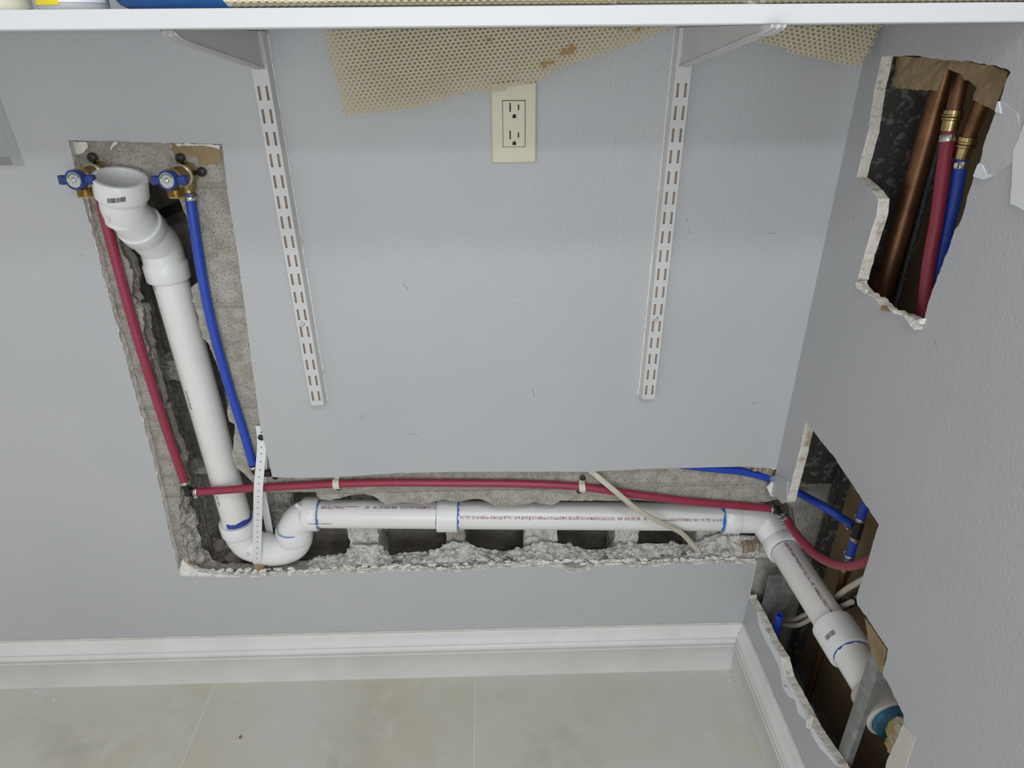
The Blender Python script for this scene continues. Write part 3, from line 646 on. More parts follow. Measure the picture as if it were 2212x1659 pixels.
SD = .015
def standard(name_lbl, top_px, bot_px, nslots, i0, xtra_top, screw_px, side):
    """double slotted wall standard; px of first and last slot tops (one column)"""
    A, B_ = U(*top_px, 'y', -SD), U(*bot_px, 'y', -SD); pitch = (A - B_) / nslots
    e = empty('shelf_standard', (B_.x, 0, B_.z - .03), name_lbl, 'shelf standard')
    dx = side * .0058; cen = lambda z: B_.x + (A.x - B_.x) * (z - B_.z) / (A.z - B_.z) + dx
    zb_, zt_ = B_.z - .0295, shz(A.x, 0) - .001; hw = .0118; holes = []
    outer = [(cen(zb_) - hw, zb_ + .002), (cen(zb_) - hw + .003, zb_), (cen(zb_) + hw - .003, zb_), (cen(zb_) + hw, zb_ + .002), (cen(zt_) + hw, zt_), (cen(zt_) - hw, zt_)]
    k = -2
    while k <= nslots:
        zt0 = B_.z + pitch.z * k; k += 1
        if zt0 > zt_ - .002 or zt0 - .0195 < zb_ + .003: continue
        for s in (-1, 1):
            c = cen(zt0) + s * .0058
            holes.append([(c - .0018, zt0 - .0190), (c - .0010, zt0 - .0197), (c + .0010, zt0 - .0197), (c + .0018, zt0 - .0190), (c + .0018, zt0 - .0007), (c + .0010, zt0), (c - .0010, zt0), (c - .0018, zt0 - .0007)])
    sheet('front_face', [outer], holes, FB, -SD, -SD + .0016, ENAMEL, e)
    mb = MB()
    for s in (-1, 1):
        for t in (0,):
            q = [V(cen(z) + s * (hw + o_), y, z) for z in (zb_ + .001, zt_) for (o_, y) in ((0, -SD + .0001), (.0035, -.0002), (.0018, -.0002), (-.0015, -SD + .0010))]
            mb.add(q, [(0, 1, 5, 4), (1, 2, 6, 5), (2, 3, 7, 6), (3, 0, 4, 7), (0, 3, 2, 1), (4, 5, 6, 7)])
    mb.build('side_flange', ENAMEL, e)
    MB().box(V((cen(zb_) + cen(zt_)) / 2, -SD + .0048, (zb_ + zt_) / 2), V(hw - .002, 0, 0), V(0, .0008, 0), (V(cen(zt_), 0, zt_) - V(cen(zb_), 0, zb_)) / 2).build('slot_backing', SLOTIN, e)
    s = U(*screw_px, 'y', -SD)
    MB().lathe(s + V(0, .001, 0), (0, -1, 0), [(0, .0042), (.0018, .0040), (.0032, .0036), (.0036, .0012), (.0026, .0010), (.0026, 0)], 20).build('screw', CHROME, e, True)
    # paint ridge where the standard meets the wall
    sd = 1 if side < 0 else -1
    pts = [V(cen(zb_ + (zt_ - zb_) * i / 70) + sd * (hw + .0040), -.0004, zb_ + (zt_ - zb_) * i / 70) for i in range(71)]
    o = MB().tube(pts, [.0010 + .0008 * abs(noise.noise(p * 70)) for p in pts], 6).build('paint_ridge', PLASTER, e, True)
    return e, cen
stL, cenL = standard('white double-slotted shelf standard on the grey wall beside the left hole', (572.7 + 2.6, 185.3), (684.9 + 2.6, 845.0), 16, 0, 0, (653.5, 700), -1)
stR, cenR = standard('white double-slotted shelf standard between the outlet and the room corner', (1463.2 + 2.2, 179.2), (1394.7 + 2.2, 832.3), 16, 0, 0, (1416.5, 688.5), 1)
def bracket(x, px, screw_px, lbl, sgn):
    P = [U(*q, 'x', x) for q in px]; P = [(p.y, min(p.z, shz(x, 0) - .0006)) for p in P]
    P = [(-SD + .002, shz(x, 0) - .0006)] + P
    e = empty('shelf_bracket', (x, 0, P[1][1]), lbl, 'bracket')
    FX = lambda a, b, d: V(x + d, a, b)
    sheet('side_plate', [P], [], FX, -.0060, .0060, ENAMEL, e)
    low = P[1:]; pts = [V(x, *q) for q in low]
    MB().tube([pts[0]] + pts[1:-1] + [pts[-1]], .0022, 10).tube([p + V(-.0062, 0, 0) for p in pts], .0016, 8).tube([p + V(.0062, 0, 0) for p in pts], .0016, 8).build('bottom_fold', ENAMEL, e, True)
    s = U(*screw_px, 'x', x); s.z = min(s.z, shz(x, 0) - .004)
    MB().lathe(s, (0, 0, -1), [(-.004, .0045), (0, .0045), (.0022, .0036), (.003, .001), (.002, 0)], 18).build('screw', CHROME, e, True)
    return e
xL, xR = cenL(1.3), cenR(1.3)
bracket(xL, [(562, 148), (548, 143), (392, 90), (372, 78), (362, 70), (362, 62)], (398, 88), 'white metal shelf bracket on the left standard under the shelf', 1)
bracket(xR, [(1476, 142), (1490, 138), (1640, 76), (1660, 72), (1680, 60), (1683, 52)], (1647, 74), 'white metal shelf bracket on the right standard under the shelf', -1)

# outlet
oc = (U(1111, 265, 'y', -.006))
oA, oB = U(1063, 352.6, 'y', -.005), U(1158, 352.6, 'y', -.005); oT = U(1110, 177, 'y', -.005)
e = empty('wall_outlet', V((oA.x + oB.x) / 2, 0, oA.z), 'ivory wall outlet plate with two sockets under the hanging shelf liner', 'outlet')
ocx, ow = (oA.x + oB.x) / 2, (oB.x - oA.x) / 2; ocz, oh = (oA.z + oT.z) / 2, (oT.z - oA.z) / 2
ra, rb = U(1087, 317, 'y', -.006), U(1134, 217, 'y', -.006); rx0, rx1, rz0, rz1 = ra.x, rb.x, ra.z, rb.z
MB().box(V(ocx, -.003, ocz), V(ow, 0, 0), V(0, .003, 0), V(0, 0, oh), bev=.0018).build('cover_plate', IVORY, e)
MB().box(V((rx0 + rx1) / 2, -.0062, (rz0 + rz1) / 2), V((rx1 - rx0) / 2 + .0006, 0, 0), V(0, .0004, 0), V(0, 0, (rz1 - rz0) / 2 + .0006)).build('gap', HOLE, e)
MB().box(V((rx0 + rx1) / 2, -.0066, (rz0 + rz1) / 2), V((rx1 - rx0) / 2, 0, 0), V(0, .0012, 0), V(0, 0, (rz1 - rz0) / 2), bev=.0008).build('receptacle', IVORY, e)
for (sl, sr, g) in (((1102, 232), (1120, 232), (1111, 251)), ((1102, 291.5), (1120, 291.5), (1111, 309.5))):
    for q, hh in ((sl, .0062), (sr, .0038)):
        p = U(*q, 'y', -.0079); MB().box(p, V(.0010, 0, 0), V(0, .0002, 0), V(0, 0, hh)).build('socket_slot', HOLE, e)
    p = U(*g, 'y', -.0079)
    vs = [p + V(math.cos(t) * .0028, 0, math.sin(t) * .0030) for t in [PI * i / 10 for i in range(11)]] + [p + V(-.0028, 0, -.0026), p + V(.0028, 0, -.0026)]
    mk('ground_hole', [v + V(0, -.0002, 0) for v in vs] + [v + V(0, .0002, 0) for v in vs], [tuple(range(13)), tuple(range(25, 12, -1))] + [(i, (i + 1) % 13, 13 + (i + 1) % 13, 13 + i) for i in range(13)], HOLE, e)

# ---- shelf liners: an open grid of flat pads with real holes
RUST = mat('rust_stain', (.33, .17, .04), .8, col2=(.42, .27, .10), nscale=120)
ST_ = [(U(x, y, 'y', -.045), r) for x, y, r in ((1219, 112, .0062), (1232, 104, .0058), (1238, 110, .004), (1176, 137, .0055), (1186, 133, .004), (1052, 86, .004), (1340, 62, .005), (1380, 60, .004))]
stain1 = lambda p: any(((p.x - q.x) ** 2 + ((p.z - q.z) * 1.3) ** 2) ** .5 < r for q, r in ST_)
def liner(name, corner, du, dv, nu, nv, keep, shape, m, pu=.0071, pv=.0046, hu=.0036, hv=.0023, th=.0012, stain=None):
    mb = MB()
    for j in range(nv):
        for i in range(-1, nu):
            u = (i + .5 * (j % 2)) * pu; v = j * pv; 
            if not keep(u + pu / 2, v + pv / 2): continue
            u0, u1, v0, v1 = u, u + pu, v, v + pv; a0, a1, b0, b1 = u + (pu - hu) / 2, u + (pu + hu) / 2, v + (pv - hv) / 2, v + (pv + hv) / 2
            o4 = [(u0, v0), (u1, v0), (u1, v1), (u0, v1)]; i4 = [(a0, b0), (a1, b0), (a1, b1), (a0, b1)]
            puff = .0007
            vs = [shape(*q, puff * (0)) for q in o4] + [shape(*q, puff) for q in i4] + [shape(*q, -th) for q in i4] + [shape(*q, -th) for q in o4]
            fs = [(k, (k + 1) % 4, 4 + (k + 1) % 4, 4 + k) for k in range(4)] + [(4 + k, 4 + (k + 1) % 4, 8 + (k + 1) % 4, 8 + k) for k in range(4)] + [(8 + k, 8 + (k + 1) % 4, 12 + (k + 1) % 4, 12 + k) for k in range(4)] + [(12 + k, 12 + (k + 1) % 4, (k + 1) % 4, k) for k in range(4)]
            mb.add(vs, fs, 1 if stain and stain(shape(u + pu / 2, v + pv / 2, 0)) else 0)
    return mb.build(name, [m, RUST], None, False, fix=False)
# hanging sheet 1: plane about 2 cm off the wall; corner hangs down on the left
LY = -.045
c0 = U(748, 250, 'y', LY); cu = U(905, 232, 'y', LY) - c0; cv = U(708, 50, 'y', LY) - c0
eu = cu.normalized(); ev = (cv - eu * cv.dot(eu)); ev = cv.normalized()
poly1 = [U(x, y, 'y', LY) for x, y in [(748, 251), (800, 243), (870, 238), (905, 230), (960, 214), (1005, 201), (1065, 196), (1130, 186), (1160, 178), (1190, 158), (1240, 138), (1300, 118), (1400, 82), (1470, 55), (1500, 30), (690, 30)]]
M2 = np.linalg.inv(np.array([[eu.x, ev.x], [eu.z, ev.z]]))
pl1 = [tuple(M2 @ np.array([p.x - c0.x, p.z - c0.z])) for p in poly1]
keep1 = lambda u, v: bool(pip([(u, v)], pl1)[0])
def shp1(u, v, d):
    p = c0 + eu * u + ev * v
    w = .006 * math.sin(p.x * 16 + p.z * 9) + .004 * math.sin(p.x * 38 - p.z * 14) + .10 * max(0, v - .05) * min(1, max(0, u - .22) * 4)
    k = min(1, (p.z - c0.z) * 6 + .2)
    return V(p.x, p.y - w * .6 * k - .004 - d, min(p.z, shz(p.x, 0) - .0005))
o = liner('shelf_liner', c0, eu, ev, 90, 60, keep1, shp1, LINER, stain=stain1); tag(o, 'cream open-weave shelf liner hanging down above the wall outlet', 'shelf liner')
LY2 = -.045
d0 = U(1858, 146, 'y', LY2); d1 = U(1908, 40, 'y', LY2) - d0; d2 = U(1700, 113, 'y', LY2) - d0
eu2 = (-d2).normalized(); ev2 = d1.normalized(); M3 = np.linalg.inv(np.array([[eu2.x, ev2.x], [eu2.z, ev2.z]])); base2 = d0 + d2 * 2.2
poly2 = [U(x, y, 'y', LY2) for x, y in [(1858, 145), (1830, 141), (1790, 134), (1755, 126), (1700, 108), (1625, 86), (1560, 60), (1540, 20), (1930, 20)]]
pl2 = [tuple(M3 @ np.array([p.x - base2.x, p.z - base2.z])) for p in poly2]
keep2 = lambda u, v: bool(pip([(u, v)], pl2)[0])
def shp2(u, v, d):
    p = base2 + eu2 * u + ev2 * v; t = max(0, v)
    q = p + (CAM - p).normalized() * 0
    return V(min(p.x + .0, X0 - .002 - .004 * (p.z < 1.25)), p.y - .018 * math.sin(p.x * 30) * min(1, v * 12) - .05 * v - d, min(p.z, shz(p.x, 0) - .0005))
o = liner('shelf_liner', base2, eu2, ev2, 60, 40, keep2, shp2, LINER, pu=.0078, pv=.0050, hu=.0040, hv=.0025); tag(o, 'cream open-weave shelf liner hanging in the corner behind the right bracket', 'shelf liner')
# liner folded on the shelf: flattened rolls
def folded(px0, px1, y, h, lbl, seed, zoff=0):
    a, b = U(px0, 20, 'y', y).x, U(px1, 20, 'y', y).x; L_ = b - a; pv = .0052; per = .07
    def shp(u, v, d):
        x = a + min(max(u, 0), L_); ang = v / per * 2 * PI - PI * .75
        hh = h * (1 + .18 * noise.noise(V(x * 9, seed, 0)) + .10 * noise.noise(V(x * 40, seed, 1)))
        e_ = 1 if 0 < u < L_ else .6
        cx = V(x, y + math.cos(ang) * (.017 + d), shz(x) + zoff + hh * .5 + math.sin(ang) * (hh * .5 * e_ - .0016 + d)); return cx
    n = int(L_ / .0078)
    o = liner('shelf_liner', None, None, None, n, int(per / pv), lambda u, v: 0 < u < L_, shp, LINER_L, pu=.0078, pv=pv, hu=.0036, hv=.0021); tag(o, lbl, 'shelf liner'); return o
folded(497, 1330, SY + .024, .0145, 'pale folded shelf liner lying on the shelf beside the blue basin', 1)
folded(1300, 1620, SY + .030, .0135, 'pale folded shelf liner piece on the shelf above the right bracket', 2, .0004)
folded(1632, 2330, SY + .026, .0110, 'pale folded shelf liner at the right end of the shelf', 3)

# items on the shelf
def can(cx, y, r0, r1, h, m, lbl, nm, cat, label_m=None):
    z = shz(cx) + .0003; e = empty(nm, V(cx, y, z), lbl, cat)
    MB().lathe(V(cx, y, z), (0, 0, 1), [(0, 0), (0, r0 * .93), (.002, r0 * .985), (.005, r0), (h, r1), (h + .003, r1 * .97), (h + .004, 0)], 48).build('body', m, e, 40)
    return e, z
def arc_label(cx, y, z, r, a0, a1, h0, h1, m, e, nm='label', rt=None):
    mb = MB(); n = 24; rt = rt or r
    vs = [V(cx + math.cos(a0 + (a1 - a0) * i / n) * (r if k == 0 else rt) , y + math.sin(a0 + (a1 - a0) * i / n) * (r if k == 0 else rt), z + (h0, h1)[k]) for k in (0, 1) for i in range(n + 1)]
    mb.add(vs, [(i, i + 1, n + 2 + i, n + 1 + i) for i in range(n)]); return mb.build(nm, m, e, True, fix=False)
WHT = mat('white_tub_plastic', (.82, .82, .76), .35); GRYP = mat('pale_grey_plastic', (.55, .57, .56), .4)
YEL = mat('yellow_label', (.85, .68, .02), .45); WLAB = mat('white_label', (.86, .88, .92), .4)
BAS = mat('blue_basin_plastic', (.012, .10, .34), .3, col2=(.02, .14, .42), nscale=18)
yS = -.255
x1 = U(62, 20, 'y', yS).x; rT = .036
can(x1 - rT, yS, rT, rT, .09, WHT, 'white round tub at the left end of the shelf', 'tub', 'tub')
xa, xb = U(92, 22, 'y', yS).x, U(234, 20, 'y', yS).x; cx_, rr_ = (xa + xb) / 2, (xb - xa) / 2 - .001
e, z_ = can(cx_, yS, rr_, rr_ * 1.10, .10, GRYP, 'pale grey tub with a yellow and white label on the shelf', 'tub', 'tub')
rl = lambda h: rr_ * (1 + .10 * h / .1) + .0006
arc_label(cx_, yS, z_, rl(.006), -PI * .95, -PI * .47, .0052, .085, YEL, e, rt=rl(.085)); arc_label(cx_, yS, z_, rl(.006), -PI * .47, -PI * .02, .0075, .085, WLAB, e, rt=rl(.085))
# basin
bx0, bx1 = U(236, 10, 'y', -.24).x, U(236, 10, 'y', -.24).x + .30
vs = []; n = 40; levels = [(0, .86), (.002, .90), (.006, .95), (.014, .985), (.022, .992), (.060, 1.0), (.085, 1.0), (.087, 1.01), (.090, 1.01), (.090, .98), (.06, .96), (.02, .93), (.006, .86)]
cxb, cyb = (bx0 + bx1) / 2, -.165; hx, hy = (bx1 - bx0) / 2, .115
for (h_, k) in levels:
    for i in range(n):
        a = 2 * PI * i / n; c, s = math.cos(a), math.sin(a); q = 5
        sx = math.copysign(abs(c) ** (2 / q), c); sy = math.copysign(abs(s) ** (2 / q), s); vs.append(V(cxb + sx * hx * k, cyb + sy * hy * k, shz(cxb + sx * hx) + .0003 + h_))
m = len(levels)
fs = [(l * n + i, l * n + (i + 1) % n, (l + 1) * n + (i + 1) % n, (l + 1) * n + i) for l in range(m - 1) for i in range(n)] + [tuple(range(n))[::-1], tuple((m - 1) * n + i for i in range(n))]
o = mk('basin', vs, fs, BAS, None, True); tag(o, 'blue plastic basin on the shelf next to the labelled tub', 'basin')

# stainless box at the left border
e = empty('steel_panel', V(-.80, -.01, 1.1), 'brushed steel cover plate with raised rim on the wall left of the valves', 'cover plate')
pA, pB, pC = U(38, 364, 'y', -.020), U(0, 364, 'y', -.02), U(-2, 200, 'y', -.02)
SST = mat('brushed_steel', (.92, .92, .88), .30, metal=1., col2=(.80, .80, .77), nscale=120, stretch=(1, 1, .05)); SSP = mat('steel_inner_face', (.33, .355, .36), .4, metal=.6)
x_r = pA.x; z_b = pA.z; xw = x_r - .18; z_t = z_b + .34; 
fw = .014
mb = MB()
def frame_bar(P0, P1, Q0, Q1, dd):   # outer edge P, inner edge Q
    mb.add([P0, P1, P1 + V(0, -dd, 0) + (Q1 - P1) * .35, P0 + V(0, -dd, 0) + (Q0 - P0) * .35, Q1 + V(0, -dd * .35, 0), Q0 + V(0, -dd * .35, 0), Q1, Q0], [(0, 1, 2, 3), (3, 2, 4, 5), (5, 4, 6, 7), (0, 3, 5, 7), (1, 6, 4, 2), (0, 7, 6, 1)])
Z = V(0, 0, 0); o1 = [V(xw, 0, z_b), V(x_r, 0, z_b), V(x_r - .012, 0, z_t), V(xw, 0, z_t)]; i1 = [V(xw + fw, 0, z_b + fw), V(x_r - fw, 0, z_b + fw), V(x_r - .012 - fw, 0, z_t - fw), V(xw + fw, 0, z_t - fw)]
for k in range(4): frame_bar(o1[k], o1[(k + 1) % 4], i1[k], i1[(k + 1) % 4], .020)
mb.build('rim', SST, e); mk('inner_face', [p + V(0, -.004, 0) for p in i1] + [p for p in i1], [(0, 1, 2, 3), (7, 6, 5, 4), (0, 4, 5, 1), (1, 5, 6, 2), (2, 6, 7, 3), (3, 7, 4, 0)], SSP, e)

# ================================================================== DRAIN LINE
PR = .03016; HR = .0368; FRD = .0335
def hub(mb, p, d, L_, r=HR, ri=PR, mi=0, flare=True):
    """socket hub starting at p (blend side) running along d"""
    mb.lathe(p, d, [(-.006, FRD - .001), (0, r - .0006), (.002, r), (L_ - .0015, r), (L_, r - .0012), (L_, ri + .0002), (L_ - .012, ri + .0002)], 44, mi)
def ring_paint(name, p, d, r, w, m, parent, seed=0, jag=.003, a0=0, a1=2 * PI):
    """painted band of primer, d points away from the fitting"""
    d = Vector(d).normalized(); up = V(0, 0, 1) if abs(d.z) < .9 else V(0, 1, 0); n = (up - d * up.dot(d)).normalized(); b = d.cross(n); N_ = 72; vs = []
    for k in (0, 1):
        for i in range(N_ + 1):
            a = a0 + (a1 - a0) * i / N_; off = 0 if k == 0 else max(.0006, w + jag * (noise.noise(V(math.cos(a) * 2.2, math.sin(a) * 2.2, seed)) + .6 * noise.noise(V(math.cos(a) * 7, math.sin(a) * 7, seed))))
            vs.append(p + d * off + (n * math.cos(a) + b * math.sin(a)) * (r + .00025))
    return mk(name, vs, [(i, i + 1, N_ + 2 + i, N_ + 1 + i) for i in range(N_)], m, parent, True, fix=False)
def text_wrap(s, p0, t, n, R, length, m, parent, h=None, nm='printed_lettering', center=False):
    """text laid on a cylinder: p0 on the axis, t reading direction, n outward direction at the baseline centre"""
    cu = bpy.data.curves.new('t', 'FONT'); cu.body = s; cu.size = 1; cu.resolution_u = 2; cu.offset = .012
    ob = bpy.data.objects.new('t', cu); COL.objects.link(ob); dg = bpy.context.evaluated_depsgraph_get(); dg.update()
    me = bpy.data.meshes.new_from_object(ob.evaluated_get(dg)); bpy.data.objects.remove(ob)
    t = Vector(t).normalized(); n = (Vector(n) - t * Vector(n).dot(t)).normalized(); b = n.cross(t)
    xs_ = [v.co.x for v in me.vertices]; ys_ = [v.co.y for v in me.vertices]; x0_, x1_ = min(xs_), max(xs_); sc = length / (x1_ - x0_); hs = (h / .7) if h else sc
    for v in me.vertices:
        x = (v.co.x - x0_) * sc; y = (v.co.y - .35) * hs; a = y / R
        v.co = Vector(p0) + t * x + (n * math.cos(a) + b * math.sin(a)) * (R + .00035)
    me.materials.clear(); me.materials.append(m); me.name = nm
    return link(nm, me, parent)
def barcode(p0, t, n, R, length, h, parent, seed=1):
    t = Vector(t).normalized(); n = (Vector(n) - t * Vector(n).dot(t)).normalized(); b = n.cross(t); mb = MB(); rn = random.Random(seed); x = 0
    while x < length:
        w = rn.choice((.0003, .0005, .0008)); vs = []
        for k in range(5):
            a = (-h / 2 + h * k / 4) / R
            for xx in (x, x + w): vs.append(Vector(p0) + t * xx + (n * math.cos(a) + b * math.sin(a)) * (R + .0003))
        mb.add(vs, [(2 * k, 2 * k + 1, 2 * k + 3, 2 * k + 2) for k in range(4)]); x += w + rn.choice((.0004, .0006, .0009))
    return mb.build('printed_barcode', INKB, parent, fix=False)

# --- axis points 
PY = .050
vT, vB = U(367, 600, 'y', PY), U(513, 1128, 'y', PY)
hA = U(690, 1110, 'y', PY); hB = U(1562, 1117, 'y', PY)
drain = empty('drain_pipe', V(vB.x, PY, vB.z), 'white drain piping running from the standpipe cup through the trap to the corner', 'pipe')
dv = (vB - vT).normalized()
MB().tube([vT - dv * .02, vB + dv * .02], PR, 48).build('vertical_pipe', PVC, drain, 50)
def vprint(s_, pa, pb, h):
    pts = []
    for (x, y) in (pa, pb):
        d = (RM @ Vector((x - W / 2, -(y - H / 2), -F))).normalized(); m_ = CAM - vT; a_ = d - dv * d.dot(dv); b_ = m_ - dv * m_.dot(dv); A2 = a_.dot(a_); B2 = 2 * a_.dot(b_); C_ = b_.dot(b_) - PR * PR; disc = max(B2 * B2 - 4 * A2 * C_, 0); p = CAM + d * ((-B2 - math.sqrt(disc)) / (2 * A2)); pts.append((p, vT + dv * (p - vT).dot(dv)))
    text_wrap(s_, pts[0][1], pts[1][1] - pts[0][1], pts[0][0] - pts[0][1], PR, (pts[1][1] - pts[0][1]).length, INKB, drain, h=h)
LATE = lambda: (vprint('CHARLOTTE', (329, 604), (336, 628), .0040), vprint('12/12/25 00:49', (402, 845), (413, 884), .0040), vprint('PVC TYPE 1', (468, 1072), (475, 1094), .0040))
# standpipe offset fitting
q0 = U(356, 566, 'y', PY)                     # top of lower hub
ax = -dv
hubb = MB(); hs = vT + dv * .0
hub(hubb, q0 + dv * .002, dv, (vT - q0).dot(dv) + .0, HR)
q1 = q0 + ax * .012
cupT = U(258.5, 383, 'y', -.032); cupB = U(264, 424, 'y', -.026)
cd_ = (cupT - cupB).normalized()
cupB = cupT - cd_ * .030
mid = U(311, 497, 'y', .030)
dmid = (cupB - q1); 
md = ((cupB + V(0, 0, -.022)) - (q1 + V(0, 0, .022))).normalized()
low_c = q1 + V(0, 0, .016); up_c = cupB - cd_ * .024
md = (up_c - low_c).normalized(); midp = low_c.lerp(up_c, .60)
fit = MB()
fit.tube(arc(q0 + dv * .004, low_c, midp, .030), FRD + .0005, 44, caps=False)
offs = fit.build('offset_elbow', PVC_F, drain, 50)
hubb.lathe(midp - md * .016, md, [(-.006, FRD), (-.001, HR), (.018, HR), (.0195, HR - .0015), (.0195, FRD - .001)], 44)
hubb.build('hub', PVC_F, offs, 40)
fit = MB(); fit.tube(arc(midp, up_c, cupB + cd_ * .004, .030), FRD - .0005, 44, caps=False)
cup = fit.build('cup_elbow', PVC_F, drain, 50)
Lc = (cupT - cupB).length
MB().lathe(cupB, cd_, [(-.008, FRD - .001), (-.001, .0372), (.002, .0380), (Lc - .0015, .0384), (Lc, .0374), (Lc, .0322), (Lc - .0015, .0315), (-.002, .0305), (-.045, .0285), (-.05, .002)], 56).build('cup', PVC_F, cup, 40)
MB().lathe(up_c + V(-.010, -.030, -.006), V(-.25, -1, -.1), [(0, .003), (.006, .0036), (.0066, 0)], 16).build('moulding_nub', PVC_F, cup, True)
fdir = (CAM - cupT); fdir.z = 0; fdir.normalize(); side_ = V(0, 0, 1).cross(fdir)
fl_ = (Matrix.Rotation(-.42, 3, 'Z') @ fdir)
tdir = V(0, 0, 1).cross(fl_)
def cyl_print(cx, R, ang0, z, kind):
    pass
# barcode on the cup (bars vertical, spread around)
mb = MB(); rn = random.Random(3); a = 0; base_a = math.atan2(fdir.y, fdir.x) - .62
while a < .026:
    w = rn.choice((.0004, .0007, .0010))
    vs = [cupT + cd_ * zz + V(math.cos(base_a + xx / .0386) * .0388, math.sin(base_a + xx / .0386) * .0388, math.sin(base_a + xx / .0386) * .0388 * -cd_.y / cd_.z) for zz in (-.0245, -.0170) for xx in (a, a + w)]
    mb.add(vs, [(0, 1, 3, 2)]); a += w + rn.choice((.0005, .0007, .0010))
mb.build('printed_barcode', INKB, cup, fix=False)
# trap
t1 = vB                                      # vertical pipe enters hub 1
s1 = U(524, 1152, 'y', PY); uB = U(590, 1196, 'y', .046); s2 = U(637, 1172, 'y', .040)
hz = hA.z
h1b = U(519, 1147, 'y', PY)                  # hub 1 lower end
trap = empty('p_trap', V(uB.x, PY, uB.z), 'x', 'x')
bpy.data.objects.remove(trap)
r2 = U(636, 1150, 'y', .044)
zbot = U(592, 1224, 'y', .03).z + FRD + .001
bend = [h1b - dv * .004, V(h1b.x + .003, PY, zbot + .034), V(h1b.x + .018, PY - .001, zbot + .012), V((h1b.x * .45 + r2.x * .55), .046, zbot - .001), V(r2.x - .014, .045, zbot + .010), V(r2.x + .001, .044, zbot + .030), V(r2.x, .044, r2.z - .012)]
tb_ = MB(); tb_.tube(smoothp(bend, 12), FRD + .0008, 44, caps=False); trapo = tb_.build('trap_bend', PVC_F, drain, True)
for a_ in ((h1b, -dv, .030, HR + .0012), (V(r2.x, .044, r2.z - .014), V(0, 0, 1), .028, HR + .0012)):
    hb = MB(); hub(hb, *a_); hb.build('hub', PVC_F, trapo, 40)
ring_paint('primer_band', h1b - dv * .0302, -dv, PR, .0115, PRIMER, trapo, 2, .0045)
ring_paint('primer_band', V(r2.x, .044, r2.z + .0142), V(0, 0, 1), FRD, .0014, PRIMER_L, trapo, 4, .002)
for (x, y) in ((534, 1198), (623, 1209)):
    p = U(x, y, 'y', .012); d_ = (p - V(p.x, PY, zbot)).normalized(); c_ = U(x, y, 'y', .0128)
    MB().lathe(c_ + d_ * -.002, V(0, -.8, -.35), [(0, .0042), (.0028, .0042), (.0030, .0034), (.0026, .0032), (.0026, 0)], 20).build('moulding_nub', PVC_F, trapo, True)
# street elbow up to the horizontal run
hx0 = U(668, 1109, 'y', PY)
ec = V(r2.x, .046, hz + .001)
eb = MB(); eb.tube(arc(V(r2.x, .044, r2.z), ec, V(hA.x - .010, PY, hz), .046, 16), FRD + .0003, 44, caps=False); elb = eb.build('street_elbow', PVC_F, drain, True)
dh = (hB - hA).normalized()
hb = MB(); hub(hb, hA - dh * .030, dh, .030, HR); hb.build('hub', PVC_F, elb, 40)
MB().tube([hA - dh * .02, hB + dh * .02], PR, 48).build('horizontal_pipe', PVC, drain, 50)
ring_paint('primer_band', hA + dh * .0002, dh, PR, .0028, PRIMER_L, elb, 7, .005)
MB().lathe(U(642, 1092, 'y', .030), V(-.3, -.6, .8), [(-.01, .0045), (.003, .0042), (.0036, .003), (.0036, 0)], 18).build('moulding_nub', PVC_F, elb, True)
# print on elbow
pE = U(655, 1131, 'y', .02); ax_e = V(0, 0, 1)
text_wrap('PART 1 OF 2', V(U(653, 1135, 'y', .018).x, .050, U(653, 1133, 'y', .014).z), V(.05, .05, 1), V(-.05, -1, .25), .034, .031, mat('grey_emboss', (.35, .35, .35), .5), elb, h=.0045)
# pencil marks across joint
def mark(px, axis0, R, m=INKB, w=.0006, nm='pencil_mark', parent=None):
    pts = []
    for x, y in px:   # intersect pixel ray with the cylinder around the horizontal pipe
        d = RM @ Vector((x - W / 2, -(y - H / 2), -F)); d.normalize(); A0, D0 = axis0
        m_ = CAM - A0; a_ = d - D0 * d.dot(D0); b_ = m_ - D0 * m_.dot(D0); A_ = a_.dot(a_); B2 = 2 * a_.dot(b_); C_ = b_.dot(b_) - R * R; disc = B2 * B2 - 4 * A_ * C_
        if disc < 0: continue
        pts.append(CAM + d * ((-B2 - math.sqrt(disc)) / (2 * A_)))
    if len(pts) > 1: return MB().tube(pts, w, 5).build(nm, m, parent, True)
mark([(666, 1131.5), (680, 1132), (691, 1132)], (hA, dh), HR, parent=elb); mark([(693, 1131.5), (705, 1131.5), (716, 1131.5)], (hA, dh), PR + .0001, parent=elb)
# coupling
c0_, c1_ = U(944.5, 1110, 'y', PY), U(989, 1111, 'y', PY)
c0_ = hA + dh * (c0_ - hA).dot(dh); Lc2 = (c1_ - c0_).dot(dh)
cpl = MB().lathe(c0_, dh, [(0, PR), (0, HR - .0012), (.001, HR), (Lc2 - .001, HR), (Lc2, HR - .0012), (Lc2, PR)], 48).build('coupling', PVC_F, drain, 40)
ring_paint('primer_band', c0_ - dh * .0001, -dh, PR, .0010, PRIMER, cpl, 11, .002); ring_paint('primer_band', c0_ + dh * Lc2, dh, PR, .0030, PRIMER_L, cpl, 12, .005)
ring_paint('primer_band', hB - dh * .004, -dh, PR, .006, PRIMER_L, drain, 14, .006)
